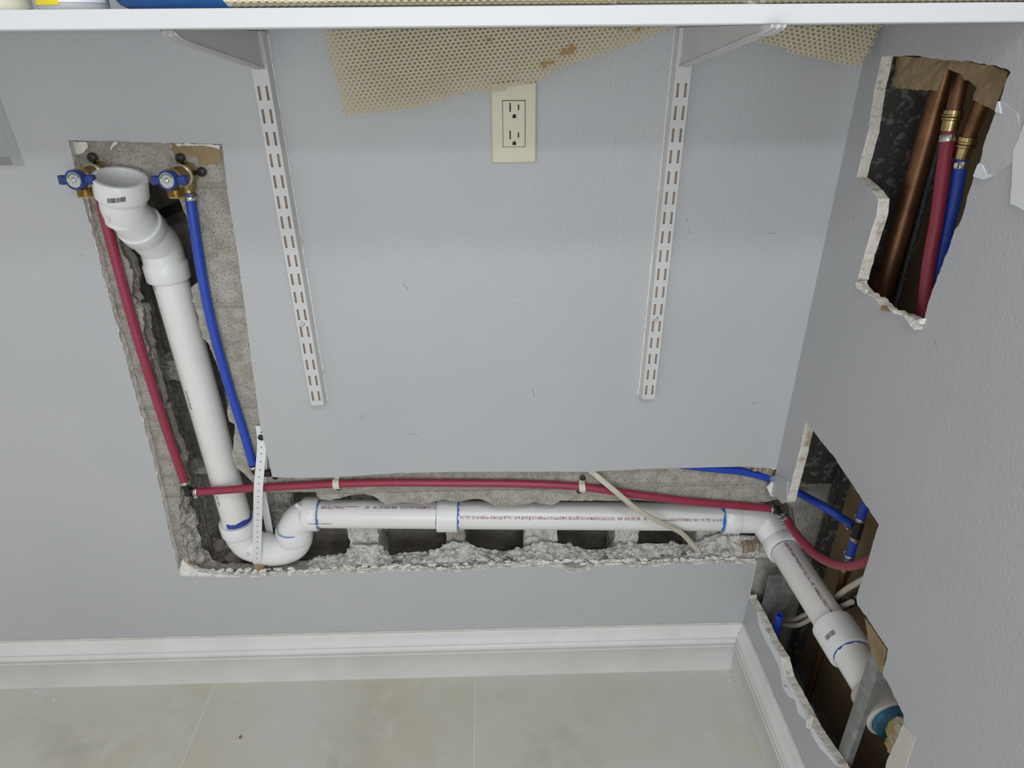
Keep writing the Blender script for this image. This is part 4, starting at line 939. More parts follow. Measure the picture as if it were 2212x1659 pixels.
# lettering on the horizontal run
def on_axis(px, py): p = U(px, py, 'y', PY - PR * .9); return hA + dh * (p - hA).dot(dh)
toCam = lambda p, ang: None
def face_n(A_, px, py):
    """outward direction on the horizontal pipe at a pixel"""
    d = (RM @ Vector((px - W / 2, -(py - H / 2), -F))).normalized(); m_ = CAM - hA; a_ = d - dh * d.dot(dh); b_ = m_ - dh * m_.dot(dh)
    A2 = a_.dot(a_); B2 = 2 * a_.dot(b_); C_ = b_.dot(b_) - PR * PR; disc = max(B2 * B2 - 4 * A2 * C_, 0); p = CAM + d * ((-B2 - math.sqrt(disc)) / (2 * A2)); f = hA + dh * (p - hA).dot(dh); return (p - f).normalized(), f
def run_text(s, pxa, pya, pxb, pyb, h, flip=False):
    n_, fa = face_n(None, pxa, pya); n2_, fb = face_n(None, pxb, pyb); L_ = (fb - fa).length
    if flip: text_wrap(s, fb, -dh, n_, PR, L_, INKR, drain, h=h)
    else: text_wrap(s, fa, dh, n_, PR, L_, INKR, drain, h=h)
run_text('CP-110-P MADE IN U.S.A.12/12/25    00:49  PLNC EXT. 59R     WE', 790, 1096, 943, 1096.5, .0062, True)
run_text('CHARLOTTE PIPE', 694, 1096, 744, 1096, .0064, True)
run_text('www.charlottepipe.com', 745, 1095, 776, 1095, .0036, True)
run_text('PVC TYPE 1 SCH 40 NSF\u00ae-dwv ASTM D 2665', 994, 1118, 1086, 1118, .0062)
run_text('\u00aeUP', 1088, 1118, 1095, 1118, .0072)
run_text('PVC 1120 PR 280 PSI @ 23\u00b0C NSF\u00ae-pw-G U.P.Code ASTM D 1785-21a', 1097, 1118.5, 1244, 1119.5, .0062)
run_text('\u00aeUP', 1245, 1119, 1252, 1119, .0072)
run_text('CP-110-P MADE IN U.S.A.12/12/25    00:49   PLNC EXT. 59R     WE', 1254, 1120, 1398, 1122, .0062)
run_text('www.charlottepipe.com', 1414, 1123, 1446, 1123, .0036)
run_text('CHARLOTTE PIPE\u00aeNVK  7200  2"  PVC TYPE 1 SCH 40 NS', 1447, 1123, 1560, 1124, .0062)

LATE()
# corner bend and return run inside the right wall
r0, r1 = U(1697, 1192, 'x', .610), U(1838, 1412, 'x', .6235)
dr = (r1 - r0).normalized()
eA = hB + dh * .0; corner = V(r0.x - .004, PY + .002, hB.z - .012)
eb = MB(); endp = U(1682, 1168, 'x', .608)
crn = V(.606, PY, (hB.z + r0.z) / 2 + .004)
pth = [hB + dh * .004, hB + dh * .040, V(hB.x * .0 + .585 - .02, PY - .004, hB.z - .010), V(.598, PY - .032, (hB.z * .35 + r0.z * .65)), r0 - dr * .028]
E_ = hB + dh * .045
eb.tube(smoothp([hB - dh * .004, E_, E_.lerp(r0 - dr * .03, .42) + V(.016, .020, .004), r0 - dr * .030, r0 - dr * .020], 12), FRD + .0006, 44, caps=False); cor = eb.build('corner_bend', PVC_F, drain, True)
for a_ in ((r0 - dr * .034, dr, .032, HR), (hB + dh * .030, -dh, .032, HR - .001)):
    hb = MB(); hub(hb, *a_); hb.build('hub', PVC_F, cor, 40)
ring_paint('primer_band', r0 - dr * .0015, dr, PR, .0014, PRIMER, cor, 15, .0008)
rE = r1 + dr * .36
MB().tube([r0 - dr * .02, r1 + dr * .02], PR, 48).build('return_pipe', PVC, drain, 50)
def cylhit(px, py, A0, D0, R):
    d = (RM @ Vector((px - W / 2, -(py - H / 2), -F))).normalized(); m_ = CAM - A0; a_ = d - D0 * d.dot(D0); b_ = m_ - D0 * m_.dot(D0); A2 = a_.dot(a_); B2 = 2 * a_.dot(b_); C_ = b_.dot(b_) - R * R; disc = max(B2 * B2 - 4 * A2 * C_, 0)
    p = CAM + d * ((-B2 - math.sqrt(disc)) / (2 * A2)); f = A0 + D0 * (p - A0).dot(D0); return (p - f).normalized(), f
def run_text2(s, pa, pb, h):
    n_, fa = cylhit(*pa, r0, dr, PR); _, fb = cylhit(*pb, r0, dr, PR); text_wrap(s, fa, (fb - fa), n_, PR, (fb - fa).length, INKR, drain, h=h)
run_text2('www.charlottepipe.com', (1803, 1333), (1788, 1312), .0040)
run_text2('CHARLOTTE PIPE\u00aeNVK  7200  2"  PVC TYPE 1 SCH 40 NSF\u00ae-dwv ASTM D 2665', (1787, 1310), (1704, 1184), .0062)
run_text2('\u00aeUP PVC 1120 PR', (1703, 1182), (1689, 1160), .0062)
# bell coupling (two diameters) with barcode
cA, cB_ = U(1800, 1352, 'x', .621), U(1838, 1412, 'x', .6235)
cA = r0 + dr * ((cA - r0).dot(dr)); cB_ = r0 + dr * ((cB_ - r0).dot(dr)); Lq = (cB_ - cA).length
cb = MB().lathe(cA, dr, [(0, PR), (0, .0372), (.001, .0384), (Lq * .92, .0384), (Lq, .0378), (Lq, PR)], 48).build('bell_coupling', PVC_F, drain, 40)
ring_paint('primer_band', cA, -dr, PR, .0018, PRIMER_L, cb, 21, .002); ring_paint('primer_band', cB_, dr, PR + .001, .0030, PRIMER, cb, 22, .0035)
n_, f_ = cylhit(1792, 1372, cA, dr, .0384)
mb = MB()
bq = n_.cross(dr)
rn = random.Random(9); a = 0
while a < .021:
    w = rn.choice((.0004, .0007, .0010)); vs = [f_ + dr * zz + (n_ * math.cos((a + xx - .010) / .0386) + bq * math.sin((a + xx - .010) / .0386)) * .0387 for zz in (-.0045, .0045) for xx in (0, w)]
    mb.add(vs, [(0, 1, 3, 2)]); a += w + rn.choice((.0005, .0008))
mb.build('printed_barcode', INKB, cb, fix=False)
MB().tube([cB_ - dr * .01, cB_ + dr * .13], PR + .0012, 48).build('old_pipe', PVC, drain, 50)
# tee further along
tA = U(1890, 1500, 'x', .632); tA = r0 + dr * ((tA - r0).dot(dr)); 
tt = MB().lathe(tA, dr, [(0, PR), (0, .0385), (.002, .0400), (.054, .0408), (.0555, .0395), (.0555, .0350), (.050, .0350), (.040, .0348)], 48).build('end_hub', PVC_OLD, drain, 40)
MB().tube([tA + dr * .010 + V(0, 0, 0), tA + dr * .002 + V(.035, .01, .03)], .032, 36).build('side_branch', PVC_OLD, tt, 50)
MB().lathe(tA + dr * .042, dr, [(0, .0345), (.022, .0338), (.0225, 0)], 40).build('primer_stain', mat('teal_primer', (.03, .16, .24), .4, col2=(.02, .07, .16), nscale=70), tt, 40)
# yellow cloth stuffed in the end
e = rock('stuffed_rag', tA + dr * .092 + V(.004, 0, -.002), (.030, .042, .033), mat('yellow_rag', (.42, .31, .13), .85, col2=(.55, .52, .38), nscale=22, lo=.5, hi=.6, bump=.006, bscale=60), None, 3, 4, .3)
tag(e, 'crumpled yellow and white rag stuffed into the end of the drain', 'rag')

# ================================================================== WATER PIPES
def clamp(p, d, r, parent, w=.0068, ear=None, m=STEEL, nm='clamp_ring'):
    d = Vector(d).normalized(); mb = MB(); mb.lathe(Vector(p) - d * w / 2, d, [(0, r), (0, r + .0009), (.0006, r + .0013), (w - .0006, r + .0013), (w, r + .0009), (w, r)], 28)
    if ear:
        e_ = Vector(ear); e_ = (e_ - d * e_.dot(d)).normalized(); s = d.cross(e_)
        mb.box(Vector(p) + e_ * (r + .003), e_ * .0026, s * .0030, d * w * .42, bev=.0008)
    return mb.build(nm, m, parent, 40)
RP = .0080
RYp = BF - RP - .0012
# valves
def valve(cx_px, lbl, ear_l=True):
    c = U(*cx_px, 'y', BF - .004)           # flange centre on the block face
    e = empty('washer_valve', V(c.x, BF, c.z), lbl, 'valve')
    mb = MB(); mb.lathe(V(c.x, BF - .0005, c.z), (0, -1, 0), [(0, .0175), (.004, .0175), (.005, .0165), (.016, .0150), (.020, .0150)], 32)
    scr = []
    for a in (102, 4, 215):
        r_ = math.radians(a); d_ = V(math.cos(r_), 0, math.sin(r_)); q = V(c.x, BF - .003, c.z) + d_ * .0235; t_ = V(-d_.z, 0, d_.x)
        mb.box(V(c.x, BF - .003, c.z) + d_ * .016, d_ * .010, t_ * .0055, V(0, .0022, 0), bev=.0010); mb.lathe(q + V(0, .0022, 0), (0, -1, 0), [(0, .0074), (.0044, .0072), (.0046, 0)], 20); scr.append(q)
    mb.box(V(c.x, BF - .010, c.z - .016), V(.009, 0, 0), V(0, .009, 0), V(0, 0, .010), bev=.003)
    mb.lathe(V(c.x, BF - .010, c.z - .020), (0, 0, -1), [(0, .0088), (.008, .0088), (.010, .0068), (.016, .0068)], 20)
    fl = mb.build('flange', BRASS, e, 35)
    for q in scr: 
        MB().lathe(q + V(0, -.002, 0), (0, -1, 0), [(0, .0074), (.0025, .0068), (.0042, .0044), (.0046, .0018), (.0036, .0016), (.0036, 0)], 18).build('screw', BLACKS, fl, 40)
    mb = MB(); mb.lathe(V(c.x, BF - .020, c.z), (0, -1, 0), [(0, .0160), (.008, .0165), (.009, .0148), (.022, .0148), (.026, .0165), (.040, .0165), (.044, .0120), (.052, .0110)], 32); 
    mb.build('body', BRASS, e, 35)
    MB().lathe(V(c.x, BF - .022, c.z), (0, -1, 0), [(0, .0152), (.001, .0168), (.0055, .0170), (.0065, .0155)], 30).build('sealing_tape', TEFLON, e, 40)
    # hose outlet down with thread
    pr = [(0, .0100), (.010, .0100)]
    z = .010
    pr += [(.010, .0125)]
    for k in range(5): pr += [(.0112 + k * .0024, .0135), (.0124 + k * .0024, .0122)]
    pr += [(.0235, .0120), (.0235, .0095), (.010, .0090)]
    MB().lathe(V(c.x, BF - .053, c.z - .004), (0, -.12, -1), pr, 30).build('hose_thread', BRASS, e, 40)
    # handle: round boss with two wings
    hc = V(c.x + .001, BF - .071, c.z + .002); fz = V(-.10, -1, .10).normalized(); hx_ = V(1, -.10, .02).normalized(); hz_ = fz.cross(hx_).normalized() * -1
    mb = MB(); mb.lathe(hc, fz, [(-.012, .0100), (-.006, .0142), (.006, .0145), (.0074, .0136), (.0074, .0112)], 32)
    for s in (-1, 1):
        P_ = [hx_ * s * .014, hx_ * s * .024, hx_ * s * .037]
        mb.box(hc + hx_ * s * .0150 + fz * (-.001), hx_ * .0050, hz_ * .0050, fz * .0052, bev=.0012)
        mb.box(hc + hx_ * s * .0225 + fz * (-.001), hx_ * .0050, hz_ * .0068, fz * .0052, bev=.0016)
    h = mb.build('handle', HANDLE, e, 40)
    MB().lathe(hc, fz, [(.0066, 0), (.0066, .0112)][::-1] , 30).build('handle_disc', DISC, h)
    MB().lathe(hc + fz * .0064, fz, [(0, .0040), (.0016, .0038), (.0026, .0022), (.0028, 0)], 16).build('screw', CHROME, h, True)
    mb = MB()
    for k in range(9):
        a_ = math.radians(205 + k * 16); p = hc + fz * .00675 + (hx_ * math.cos(a_) + hz_ * math.sin(a_)) * .0088
        mb.box(p, hx_ * .0008, hz_ * .0010, fz * .0001)
    mb.build('disc_marking', INKB, h)
    return e, c
vl, cL = valve((216, 373), 'brass washer valve with blue handle left of the standpipe cup')
vr, cR = valve((404, 374), 'brass washer valve with blue handle right of the standpipe cup')

# red riser
zR = U(215, 428, 'y', RYp)
rp = [V(cL.x, BF - .010, cL.z - .034), U(222, 450, 'y', RYp), U(258, 590, 'y', RYp), U(303, 750, 'y', RYp), U(352, 905, 'y', RYp), U(398, 1040, 'y', RYp)]
e = MB().tube(smoothp(rp, 12), RP, 22).build('water_pipe', RED, None, 60); tag(e, 'red plastic water pipe running down from the left valve', 'pipe')
clamp(V(cL.x, BF - .010, cL.z - .040), (0, 0, 1), RP, e, ear=(1, -1, 0)); clamp(U(399, 1042, 'y', RYp), U(399, 1042, 'y', RYp) - U(352, 905, 'y', RYp), RP, e, ear=(-1, -1, 0))
# blue riser
bp = [V(cR.x, BF - .010, cR.z - .032), U(411, 430, 'y', RYp), U(432, 570, 'y', RYp), U(455, 690, 'y', RYp), U(490, 820, 'y', RYp), U(525, 930, 'y', RYp), U(546, 1003, 'y', RYp)]
e = MB().tube(smoothp(bp, 12), RP, 22).build('water_pipe', BLUE, None, 60); tag(e, 'blue plastic water pipe running down from the right valve to the strap', 'pipe')
clamp(V(cR.x, BF - .010, cR.z - .037), (0, 0, 1), RP, e, ear=(1, -1, 0)); clamp(U(548, 1008, 'y', RYp), U(546, 1003, 'y', RYp) - U(525, 930, 'y', RYp), RP, e)
be = U(552, 1021, 'y', RYp)
ebk = MB().tube(arc(U(548, 1010, 'y', RYp), be, U(585, 1022, 'y', RYp), .008), .0074, 16).build('pipe_elbow', BLACK, None, 60); tag(ebk, 'black pipe elbow under the blue pipe beside the strap', 'elbow')
# black elbow, lower left
ec = U(407, 1061, 'y', RYp)
kb = MB().tube(arc(U(400, 1048, 'y', RYp), ec, U(428, 1062, 'y', RYp), .006), .0070, 18).tube([ec + V(-.004, 0, -.002), ec + V(.006, 0, -.001)], .0098, 18).build('pipe_elbow', BLACK, None, 60); tag(kb, 'black elbow joining the red riser to the red horizontal pipe', 'elbow')
# red horizontal
y1 = RYp
hp = [U(418, 1062, 'y', y1 + .001), U(450, 1061, 'y', y1), U(550, 1054, 'y', y1), U(650, 1049, 'y', y1), U(730, 1045, 'y', y1), U(850, 1042.5, 'y', y1), U(1000, 1043.5, 'y', y1), U(1130, 1045, 'y', y1), U(1258, 1052, 'y', y1), U(1370, 1068, 'y', y1), U(1480, 1082, 'y', y1), U(1580, 1091, 'y', y1), U(1640, 1096, 'y', y1), U(1664, 1098.5, 'y', y1)]
e = MB().tube(smoothp(hp, 8), RP, 22).build('water_pipe', RED, None, 60); tag(e, 'red plastic water pipe running horizontally above the white drain pipe', 'pipe')
clamp(U(424, 1062, 'y', y1), (1, 0, 0), RP, e, ear=(.2, -1, -1)); clamp(U(1667, 1099, 'y', y1), (1, 0, -.1), RP, e)
# elbow at the corner and red loop in the right wall
k1 = U(1676, 1100, 'y', y1); k2 = U(1700, 1122, 'x', .590)
kb = MB().tube([U(1668, 1099, 'y', y1), k1, k2], .0070, 18).tube([k1 - V(.005, 0, 0), k1 + V(.006, -.004, 0)], .0098, 18).build('pipe_elbow', BLACK, None, 60); tag(kb, 'black elbow on the red pipe at the room corner', 'elbow')
XR = .600
lp = [k2 + (k2 - k1) * -.1, U(1712, 1143, 'x', .591), U(1738, 1175, 'x', .593), U(1765, 1200, 'x', .597), U(1800, 1218, 'x', .600), U(1835, 1223, 'x', .600), U(1862, 1218, 'x', .600), U(1885, 1208, 'x', .602), U(1925, 1185, 'x', .605)]
e = MB().tube(smoothp(lp, 10), RP, 22).build('water_pipe', RED, None, 60); tag(e, 'red plastic water pipe looping into the right wall in front of the studs', 'pipe')
clamp(U(1695, 1116, 'x', .590), lp[1] - lp[0], RP, e, ear=(-1, -1, 0)); clamp(U(1700, 1124, 'x', .590), lp[1] - lp[0], RP, e, ear=(-1, 0, -1))
# blue pipe: behind the drywall into the corner, tee
bq_ = [U(1470, 1004, 'y', .012), U(1540, 1012, 'y', .012), U(1600, 1018, 'y', .014), U(1650, 1030, 'y', .018), U(1700, 1050, 'y', .022), U(1735, 1070, 'x', .625), U(1775, 1092, 'x', .640), U(1815, 1117, 'x', .662), U(1845, 1136, 'x', .668)]
e = MB().tube(smoothp(bq_, 10), RP, 22).build('water_pipe', BLUE, None, 60); tag(e, 'blue plastic water pipe passing behind the room corner to the black tee', 'pipe')
TX = .668
t0 = U(1853, 1143, 'x', TX); tu = U(1861, 1115, 'x', TX); td_ = U(1848, 1165, 'x', TX); zd = V(0, 0, 1)
clamp(U(1834, 1130, 'x', TX), bq_[-1] - bq_[-2], RP, e, ear=(0, -1, -1))
te = MB().tube([U(1842, 1136, 'x', TX), t0], .0072, 18).tube([t0 + zd * .022, t0 - zd * .020], .0085, 20).build('pipe_tee', BLACK, None, 60); tag(te, 'black tee joining the blue pipes inside the right wall', 'tee')
ub = [t0 + zd * .014, U(1864, 1108, 'x', TX), U(1872, 1080, 'x', TX), U(1895, 1020, 'x', TX)]
e = MB().tube(smoothp([t0 + zd * .014, t0 + zd * .05, t0 + V(.002, -.004, .14), t0 + V(.004, -.008, .30)], 8), RP, 22).build('water_pipe', BLUE, None, 60); tag(e, 'blue plastic water pipe rising from the black tee', 'pipe'); clamp(t0 + zd * .023, zd, RP, e, ear=(-.2, 1, 0))
cbz = U(1833, 1222, 'x', TX)
e = MB().tube([t0 - zd * .014, V(TX, t0.y, cbz.z + .012)], RP, 22).build('water_pipe', BLUE, None, 60); tag(e, 'short blue plastic water pipe below the black tee', 'pipe')
clamp(t0 - zd * .022, zd, RP, e, ear=(-.4, -1, 0)); clamp(V(TX, t0.y, cbz.z + .020), zd, RP, e, ear=(-.2, 1, 0))
# copper below
e = empty('copper_pipe', V(TX, t0.y, .12), 'short copper pipe with brass coupling under the red loop in the right wall', 'pipe')
MB().tube([V(TX, t0.y, .05), V(TX, t0.y, cbz.z - .018)], .0079, 22).build('pipe', COPPER, e, 60)
MB().lathe(V(TX, t0.y, cbz.z - .028), zd, [(0, .0095), (.010, .0105), (.016, .0112), (.022, .0095), (.040, .0075)], 24).build('brass_coupling', BRASS, e, 40)
# blue stub
s0 = U(1685, 1328, 'x', .600); 
mb = MB(); mb.lathe(V(s0.x, s0.y, s0.z - .14), zd, [(0, RP), (.14, RP), (.14, RP - .0018), (.10, RP - .0018)], 24)
e = mb.build('pipe_stub', BLUE, None, 50); tag(e, 'open-topped blue pipe stub behind the lower right baseboard', 'pipe')

# pipe clips with black nails on the red horizontal pipe
def clip(px, nail, lbl):
    p = U(*px, 'y', y1); e = empty('pipe_clip', V(p.x, BF, p.z), lbl, 'clip'); mb = MB(); vs = []; n = 14
    for k in range(n + 1):
        a = -PI * .62 + PI * 1.24 * k / n
        for s in (-1, 1):
            for rr2 in (RP + .0004, RP + .0026): vs.append(V(p.x + s * .0062 - .001 * math.sin(a), p.y - math.cos(a) * rr2 * 1.0, p.z + math.sin(a) * rr2))
    fs = []
    for k in range(n):
        b = 4 * k
        for (i, j) in ((0, 1), (1, 3), (3, 2), (2, 0)): fs.append((b + i, b + j, b + 4 + j, b + 4 + i))
    fs += [(0, 1, 3, 2), (4 * n, 4 * n + 2, 4 * n + 3, 4 * n + 1)]
    mb.add(vs, fs)
    mb.box(V(p.x, BF - .003, p.z - RP - .005), V(.0055, 0, 0), V(0, .003, 0), V(0, 0, .006), bev=.0015).box(V(p.x, BF - .003, p.z + RP + .003), V(.0055, 0, 0), V(0, .003, 0), V(0, 0, .004), bev=.0015)
    mb.build('clip_band', NYLON, e, 40)
    for q in nail:
        w_ = U(*q, 'y', BF - .010); MB().lathe(w_ + V(0, .005, 0), (0, -1, 0), [(0, .0035), (.0025, .0060), (.0042, .0062), (.0055, .0045), (.006, 0)], 16).build('nail_head', BLACKS, e, True)
    return e
clip((728, 1045.5), [(731, 1055)], 'cream pipe clip on the red pipe near the elbow, black nail below')
clip((1257, 1052), [(1259, 1034), (1252, 1062)], 'cream pipe clip on the red pipe beside the cream cable, two black nails')
for q, l in (((594, 1031), 'black nail head under the cut drywall corner right of the strap'),):
    w_ = U(*q, 'y', BF - .006); o = MB().lathe(w_ + V(0, .006, 0), (0, -1, 0), [(0, .0035), (.0045, .0055), (.0065, .0055), (.008, .0040), (.0085, 0)], 16).build('nail', BLACKS, None, True); tag(o, l, 'nail')

# strap
def ribbon(path, width, th, wdir):
    pts = smoothp(path, 8); vs = []; n = len(pts)
    for i, p in enumerate(pts):
        T = (pts[min(i + 1, n - 1)] - pts[max(i - 1, 0)]).normalized(); wd_ = wdir[0].lerp(wdir[1], i / (n - 1)); wd_ = (wd_ - T * wd_.dot(T)).normalized(); nn = T.cross(wd_)
        for s, q in ((-1, -1), (1, -1), (1, 1), (-1, 1)): vs.append(p + wd_ * s * width / 2 + nn * q * th / 2)
    fs = [(i * 4 + k, i * 4 + (k + 1) % 4, (i + 1) * 4 + (k + 1) % 4, (i + 1) * 4 + k) for i in range(n - 1) for k in range(4)] + [(0, 1, 2, 3), (n * 4 - 1, n * 4 - 2, n * 4 - 3, n * 4 - 4)]
    return vs, fs, pts
e = empty('hanger_strap', U(565, 943, 'y', BF), 'white perforated plastic hanger strap holding the trap, black screw on top', 'strap')
fp = [U(562, 920, 'y', .010), U(565, 943, 'y', .009), U(565, 975, 'y', .004), U(561, 1020, 'y', -.004), U(558, 1060, 'y', -.008), U(557, 1110, 'y', -.002), U(556, 1160, 'y', .006), U(555.5, 1195, 'y', .009), U(557, 1218, 'y', .018), V(U(557, 1218, 'y', .018).x + .001, .05, zbot - FRD - .0035)]
vs, fs, pts = ribbon(fp, .0175, .0014, (V(1, 0, 0), V(1, 0, 0))); mk('strap_band', vs, fs, STRAPM, e, 40)
mb = MB()
acc = 0; last = pts[0]
for i in range(1, len(pts) - 12):
    acc += (pts[i] - pts[i - 1]).length
    if acc > .0135:
        acc = 0; T = (pts[i + 1] - pts[i - 1]).normalized(); nn = T.cross(V(1, 0, 0)).normalized()
        if nn.y > 0: nn = -nn
        mb.lathe(pts[i] + nn * .00075, nn, [(0, .0013), (.0001, .0013), (.0001, 0)], 10)
mb.build('strap_hole', HOLE, e)
bpth = [U(568, 975, 'y', .006), U(568, 1010, 'y', .010), U(566, 1060, 'y', .020), U(573, 1100, 'y', .040), U(579, 1130, 'y', .060), U(584, 1160, 'y', .080), U(586, 1185, 'y', .088)]
vs, fs, pts = ribbon(bpth, .0165, .0014, (V(1, 0, 0), V(1, -.3, 0))); mk('strap_band', vs, fs, STRAPM, e, 40)
MB().lathe(U(565, 944, 'y', .009) + V(0, .002, 0), (0, -1, 0), [(0, .0035), (.0035, .0062), (.0052, .0062), (.0065, .0040), (.0068, 0)], 20).build('screw', BLACKS, e, True)
mb = MB()
for x, y in ((565, 926), (565, 933)): mb.lathe(U(x, y, 'y', .0085), (0, -1, 0), [(0, .0013), (.0002, .0013), (.0002, 0)], 10)
mb.build('strap_hole', HOLE, e)

# cream cable crossing the channel
cp_ = [U(1262, 1008, 'y', .009), U(1282, 1022, 'y', .007), U(1330, 1062, 'y', -.010), U(1380, 1103, 'y', -.008), U(1430, 1130, 'y', .000), U(1470, 1150, 'y', .010), U(1492, 1172, 'y', .018), U(1512, 1195, 'y', .024)]
mb = MB(); pts = smoothp(cp_, 10); vs, fs, pts = ribbon(cp_, .0115, .0052, (V(1, 0, .6), V(1, 0, .5))); mb.add(vs, fs)
o = mb.build('electrical_cable', CABLE, None, 40); md_ = o.modifiers.new('b', 'BEVEL'); md_.width = .0022; md_.segments = 3; tag(o, 'cream flat electrical cable crossing in front of the drain pipe', 'cable')
# cables in the lower right hole
cp_ = [U(1690, 1345, 'x', .650), U(1720, 1338, 'x', .650), U(1760, 1318, 'x', .655), U(1800, 1295, 'x', .655), U(1830, 1272, 'x', .650), U(1885, 1240, 'x', .645)]
o = MB().tube(smoothp(cp_, 8), .0056, 12).build('electrical_cable', CABLE, None, 60); tag(o, 'cream electrical cable behind the return pipe, upper of two', 'cable')
cp_ = [U(1694, 1350, 'x', .640), U(1725, 1350, 'x', .645), U(1765, 1330, 'x', .650), U(1800, 1318, 'x', .655), U(1840, 1300, 'x', .650)]
o = MB().tube(smoothp(cp_, 8), .0050, 12).build('electrical_cable', CABLE, None, 60); tag(o, 'cream electrical cable behind the return pipe, lower of two', 'cable')
cp_ = [U(1822, 1308, 'x', .668), U(1838, 1301, 'x', .668), U(1852, 1290, 'x', .668), U(1880, 1275, 'x', .668)]
o = MB().tube(smoothp(cp_, 8), .0090, 16, rough=.35).build('insulated_cable', mat('dusty_black', (.02, .02, .02), .6, col2=(.22, .21, .2), nscale=90, lo=.55, hi=.7), None, 60); tag(o, 'dusty black cable end beside the broken drywall', 'cable')

# black strap inside the cavity
a, b = U(352, 462, 'y', .11), U(396, 441, 'y', .10)
o = MB().box((a + b) / 2, (b - a) * .9, V(0, .004, 0), V(.001, 0, .0095), bev=.001).build('support_bar', BLACK, None); tag(o, 'black bar inside the wall cavity behind the right valve', 'bar')
# wood and card pieces
a = U(560, 1221, 'y', .020)
o = MB().box(a + V(0, .006, -.006), V(.011, .001, 0), V(-.001, .012, .002), V(0, .002, .013), bev=.0015).build('wood_wedge', WOOD, None); tag(o, 'small tan wood wedge under the trap', 'wood wedge')
a = U(1648, 1012, 'y', .010)
o = MB().box(a, V(.022, 0, -.001), V(0, .004, 0), V(0, 0, .0055), bev=.001).build('shim', CARD, None); tag(o, 'corrugated brown shim under the cut drywall at the corner', 'shim')
a = U(1618, 1178, 'y', .035)
o = MB().box(a, V(.019, .004, .001), V(-.003, .012, 0), V(0, .002, .009), bev=.001).build('wood_block', CARD, None); tag(o, 'ridged brown wood offcut on the rubble by the corner', 'wood offcut')
# rubble
for i, (x, y, d, s, l) in enumerate(((1560, 1165, .045, (.020, .016, .015), 'pale rubble chunk left of the ridged wood offcut'), (1590, 1140, .055, (.024, .016, .010), 'flat pale rubble chunk just under the drain bend'),
        (1538, 1178, .035, (.017, .013, .012), 'rough pale rubble chunk at the end of the cream cable'), (1587, 1163, .040, (.014, .012, .012), 'small pale rubble chunk between the flat chunk and the offcut'),
        (1360, 1158, .075, (.020, .016, .020), 'grey rubble lump between two block cores under the drain pipe'), (1572, 1196, .012, (.016, .009, .007), 'tan-edged plaster chunk on the cut drywall edge'),
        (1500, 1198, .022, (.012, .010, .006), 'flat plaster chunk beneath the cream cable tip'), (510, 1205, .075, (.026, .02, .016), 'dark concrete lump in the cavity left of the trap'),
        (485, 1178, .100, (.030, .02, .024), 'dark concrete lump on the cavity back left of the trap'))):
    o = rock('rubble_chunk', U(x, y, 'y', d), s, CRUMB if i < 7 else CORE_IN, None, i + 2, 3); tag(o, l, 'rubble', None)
# crumbs on the broken lower edge, uncountable
mb = MB(); rnd = random.Random(11)
for i in range(520):
    k = rnd.randrange(0, lo_n - 4); t = rnd.uniform(.05, 1.0); p = Fp[k].lerp(Gp[k], t); s = rnd.choice((.0016, .0022, .003, .0042, .006))
    p = p + V(0, 0, s * .2); bm = bmesh.new(); bmesh.ops.create_icosphere(bm, subdivisions=1 if s < .004 else 2, radius=1)
    mb.add([p + V(v.co.x * rnd.uniform(.9, 1.1) * s * 1.3, v.co.y * s, v.co.z * s * .8) + noise.noise_vector(v.co * 1.7 + p * 90) * s * .5 for v in bm.verts], [tuple(v.index for v in f.verts) for f in bm.faces]); bm.free()
o = mb.build('rubble_crumbs', CRUMB, None); tag(o, 'pale concrete crumbs along the broken lower edge of the channel', 'rubble', None, 'stuff')
# paint chips on the floor by the wall
mb = MB()
for (x, y, s) in ((77, 1493, .003), (96, 1498, .002), (115, 1495, .002), (117, 1512, .003), (1576, 1469, .004), (1580, 1473, .002), (480, 1491, .002), (1534, 1466, .0015), (1549, 1468, .0015)):
    p = U(x, y, 'z', .001); mb.box(p, V(s, s * .3, 0), V(-s * .2, s * .5, 0), V(0, 0, .0008))
o = mb.build('plaster_chips', SHELFM, None); tag(o, 'tiny white plaster chips on the floor tiles', 'debris', None, 'stuff')
p = U(519, 1592, 'z', .002); o = rock('pebble', p, (.0042, .0036, .002), mat('brown_pebble', (.20, .13, .05), .6), None, 4, 2); tag(o, 'small brown pebble on the floor tile', 'pebble')

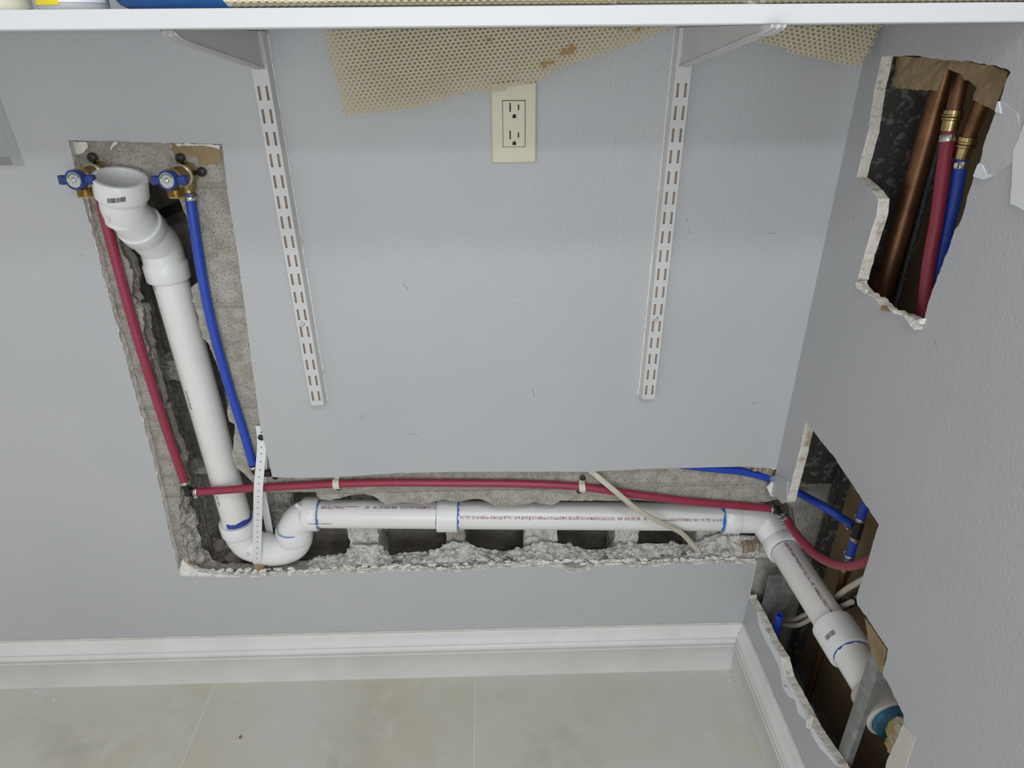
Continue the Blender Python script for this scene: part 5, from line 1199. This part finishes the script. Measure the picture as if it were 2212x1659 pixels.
# ================================================================== UPPER HOLE PIPES
def vpipe(px, py, x, r, z0, z1, m): p = U(px, py, 'x', x); return V(x, p.y, z0), V(x, p.y, z1)
xg = SX + .050
a = U(1957, 400, 'x', xg); b2 = U(1918, 590, 'x', xg); a2 = U(2030, 200, 'x', xg)
yv = (a.y + b2.y) / 2
e = empty('copper_pipe', V(xg, yv, .95), 'thick brown copper pipe nearest the stud in the upper right hole', 'pipe')
dirp = (a2 - b2).normalized(); pt0 = b2 - dirp * .12; pt1 = b2 + dirp * .62
MB().tube([pt0, pt1], .0143, 30).build('pipe', COPPER, e, 60)
MB().lathe(U(1915, 585, 'x', xg) - dirp * .05, dirp, [(0, .0143), (0, .0160), (.048, .0162), (.050, .0150)], 30).build('solder_sleeve', COPPER, e, 40)
def supply(top, cpl_t, cpl_b, pipe_px, m, lbl_c, lbl_p, x, ringm):
    T0 = U(*top, 'x', x); A = U(*cpl_t, 'x', x); B2 = U(*cpl_b, 'x', x); d_ = (A - B2).normalized()
    e = empty('copper_pipe', A, lbl_c, 'pipe')
    up_ = (T0 - A).normalized()
    MB().tube([A - up_ * .01, A + up_ * .30], .0095, 24).build('pipe', COPPER, e, 60)
    L_ = (A - B2).length
    MB().lathe(B2, d_, [(0, .0085), (0, .0105), (L_ * .50, .0108), (L_ * .55, .0128), (L_ * .62, .0128), (L_ * .66, .0112), (L_ * .72, .0128), (L_ * .78, .0128), (L_ * .82, .0118), (L_, .0118), (L_, .0095)], 26).build('brass_coupling', BRASS, e, 40)
    pts = [U(*q, 'x', x) for q in pipe_px]
    o = MB().tube(smoothp([B2 + d_ * .004] + pts, 10), RP + .0006, 24).build('water_pipe', m, None, 60); tag(o, lbl_p, 'pipe')
    cc = pts[0].lerp(B2, .35); cd2 = (B2 - pts[0]).normalized(); clamp(B2 - cd2 * .010, cd2, RP + .0012, o, w=.009, ear=ringm)
xs_ = SX + .040
supply((2075, 170), (2061, 238), (2050, 282), [(2040, 350), (2024, 470), (2008, 560), (1998, 640), (1992, 700), (1990, 760)], RED, 'brown copper pipe with brass coupling above the red pipe', 'red plastic water pipe in the upper right hole', xs_, None)
supply((2118, 230), (2092, 295), (2076, 341), [(2064, 420), (2040, 520), (2020, 610), (2004, 680), (1994, 760)], BLUE, 'brown copper pipe with brass coupling above the blue pipe', 'blue plastic water pipe in the upper right hole', xs_ + .018, (-1, -.8, 0))
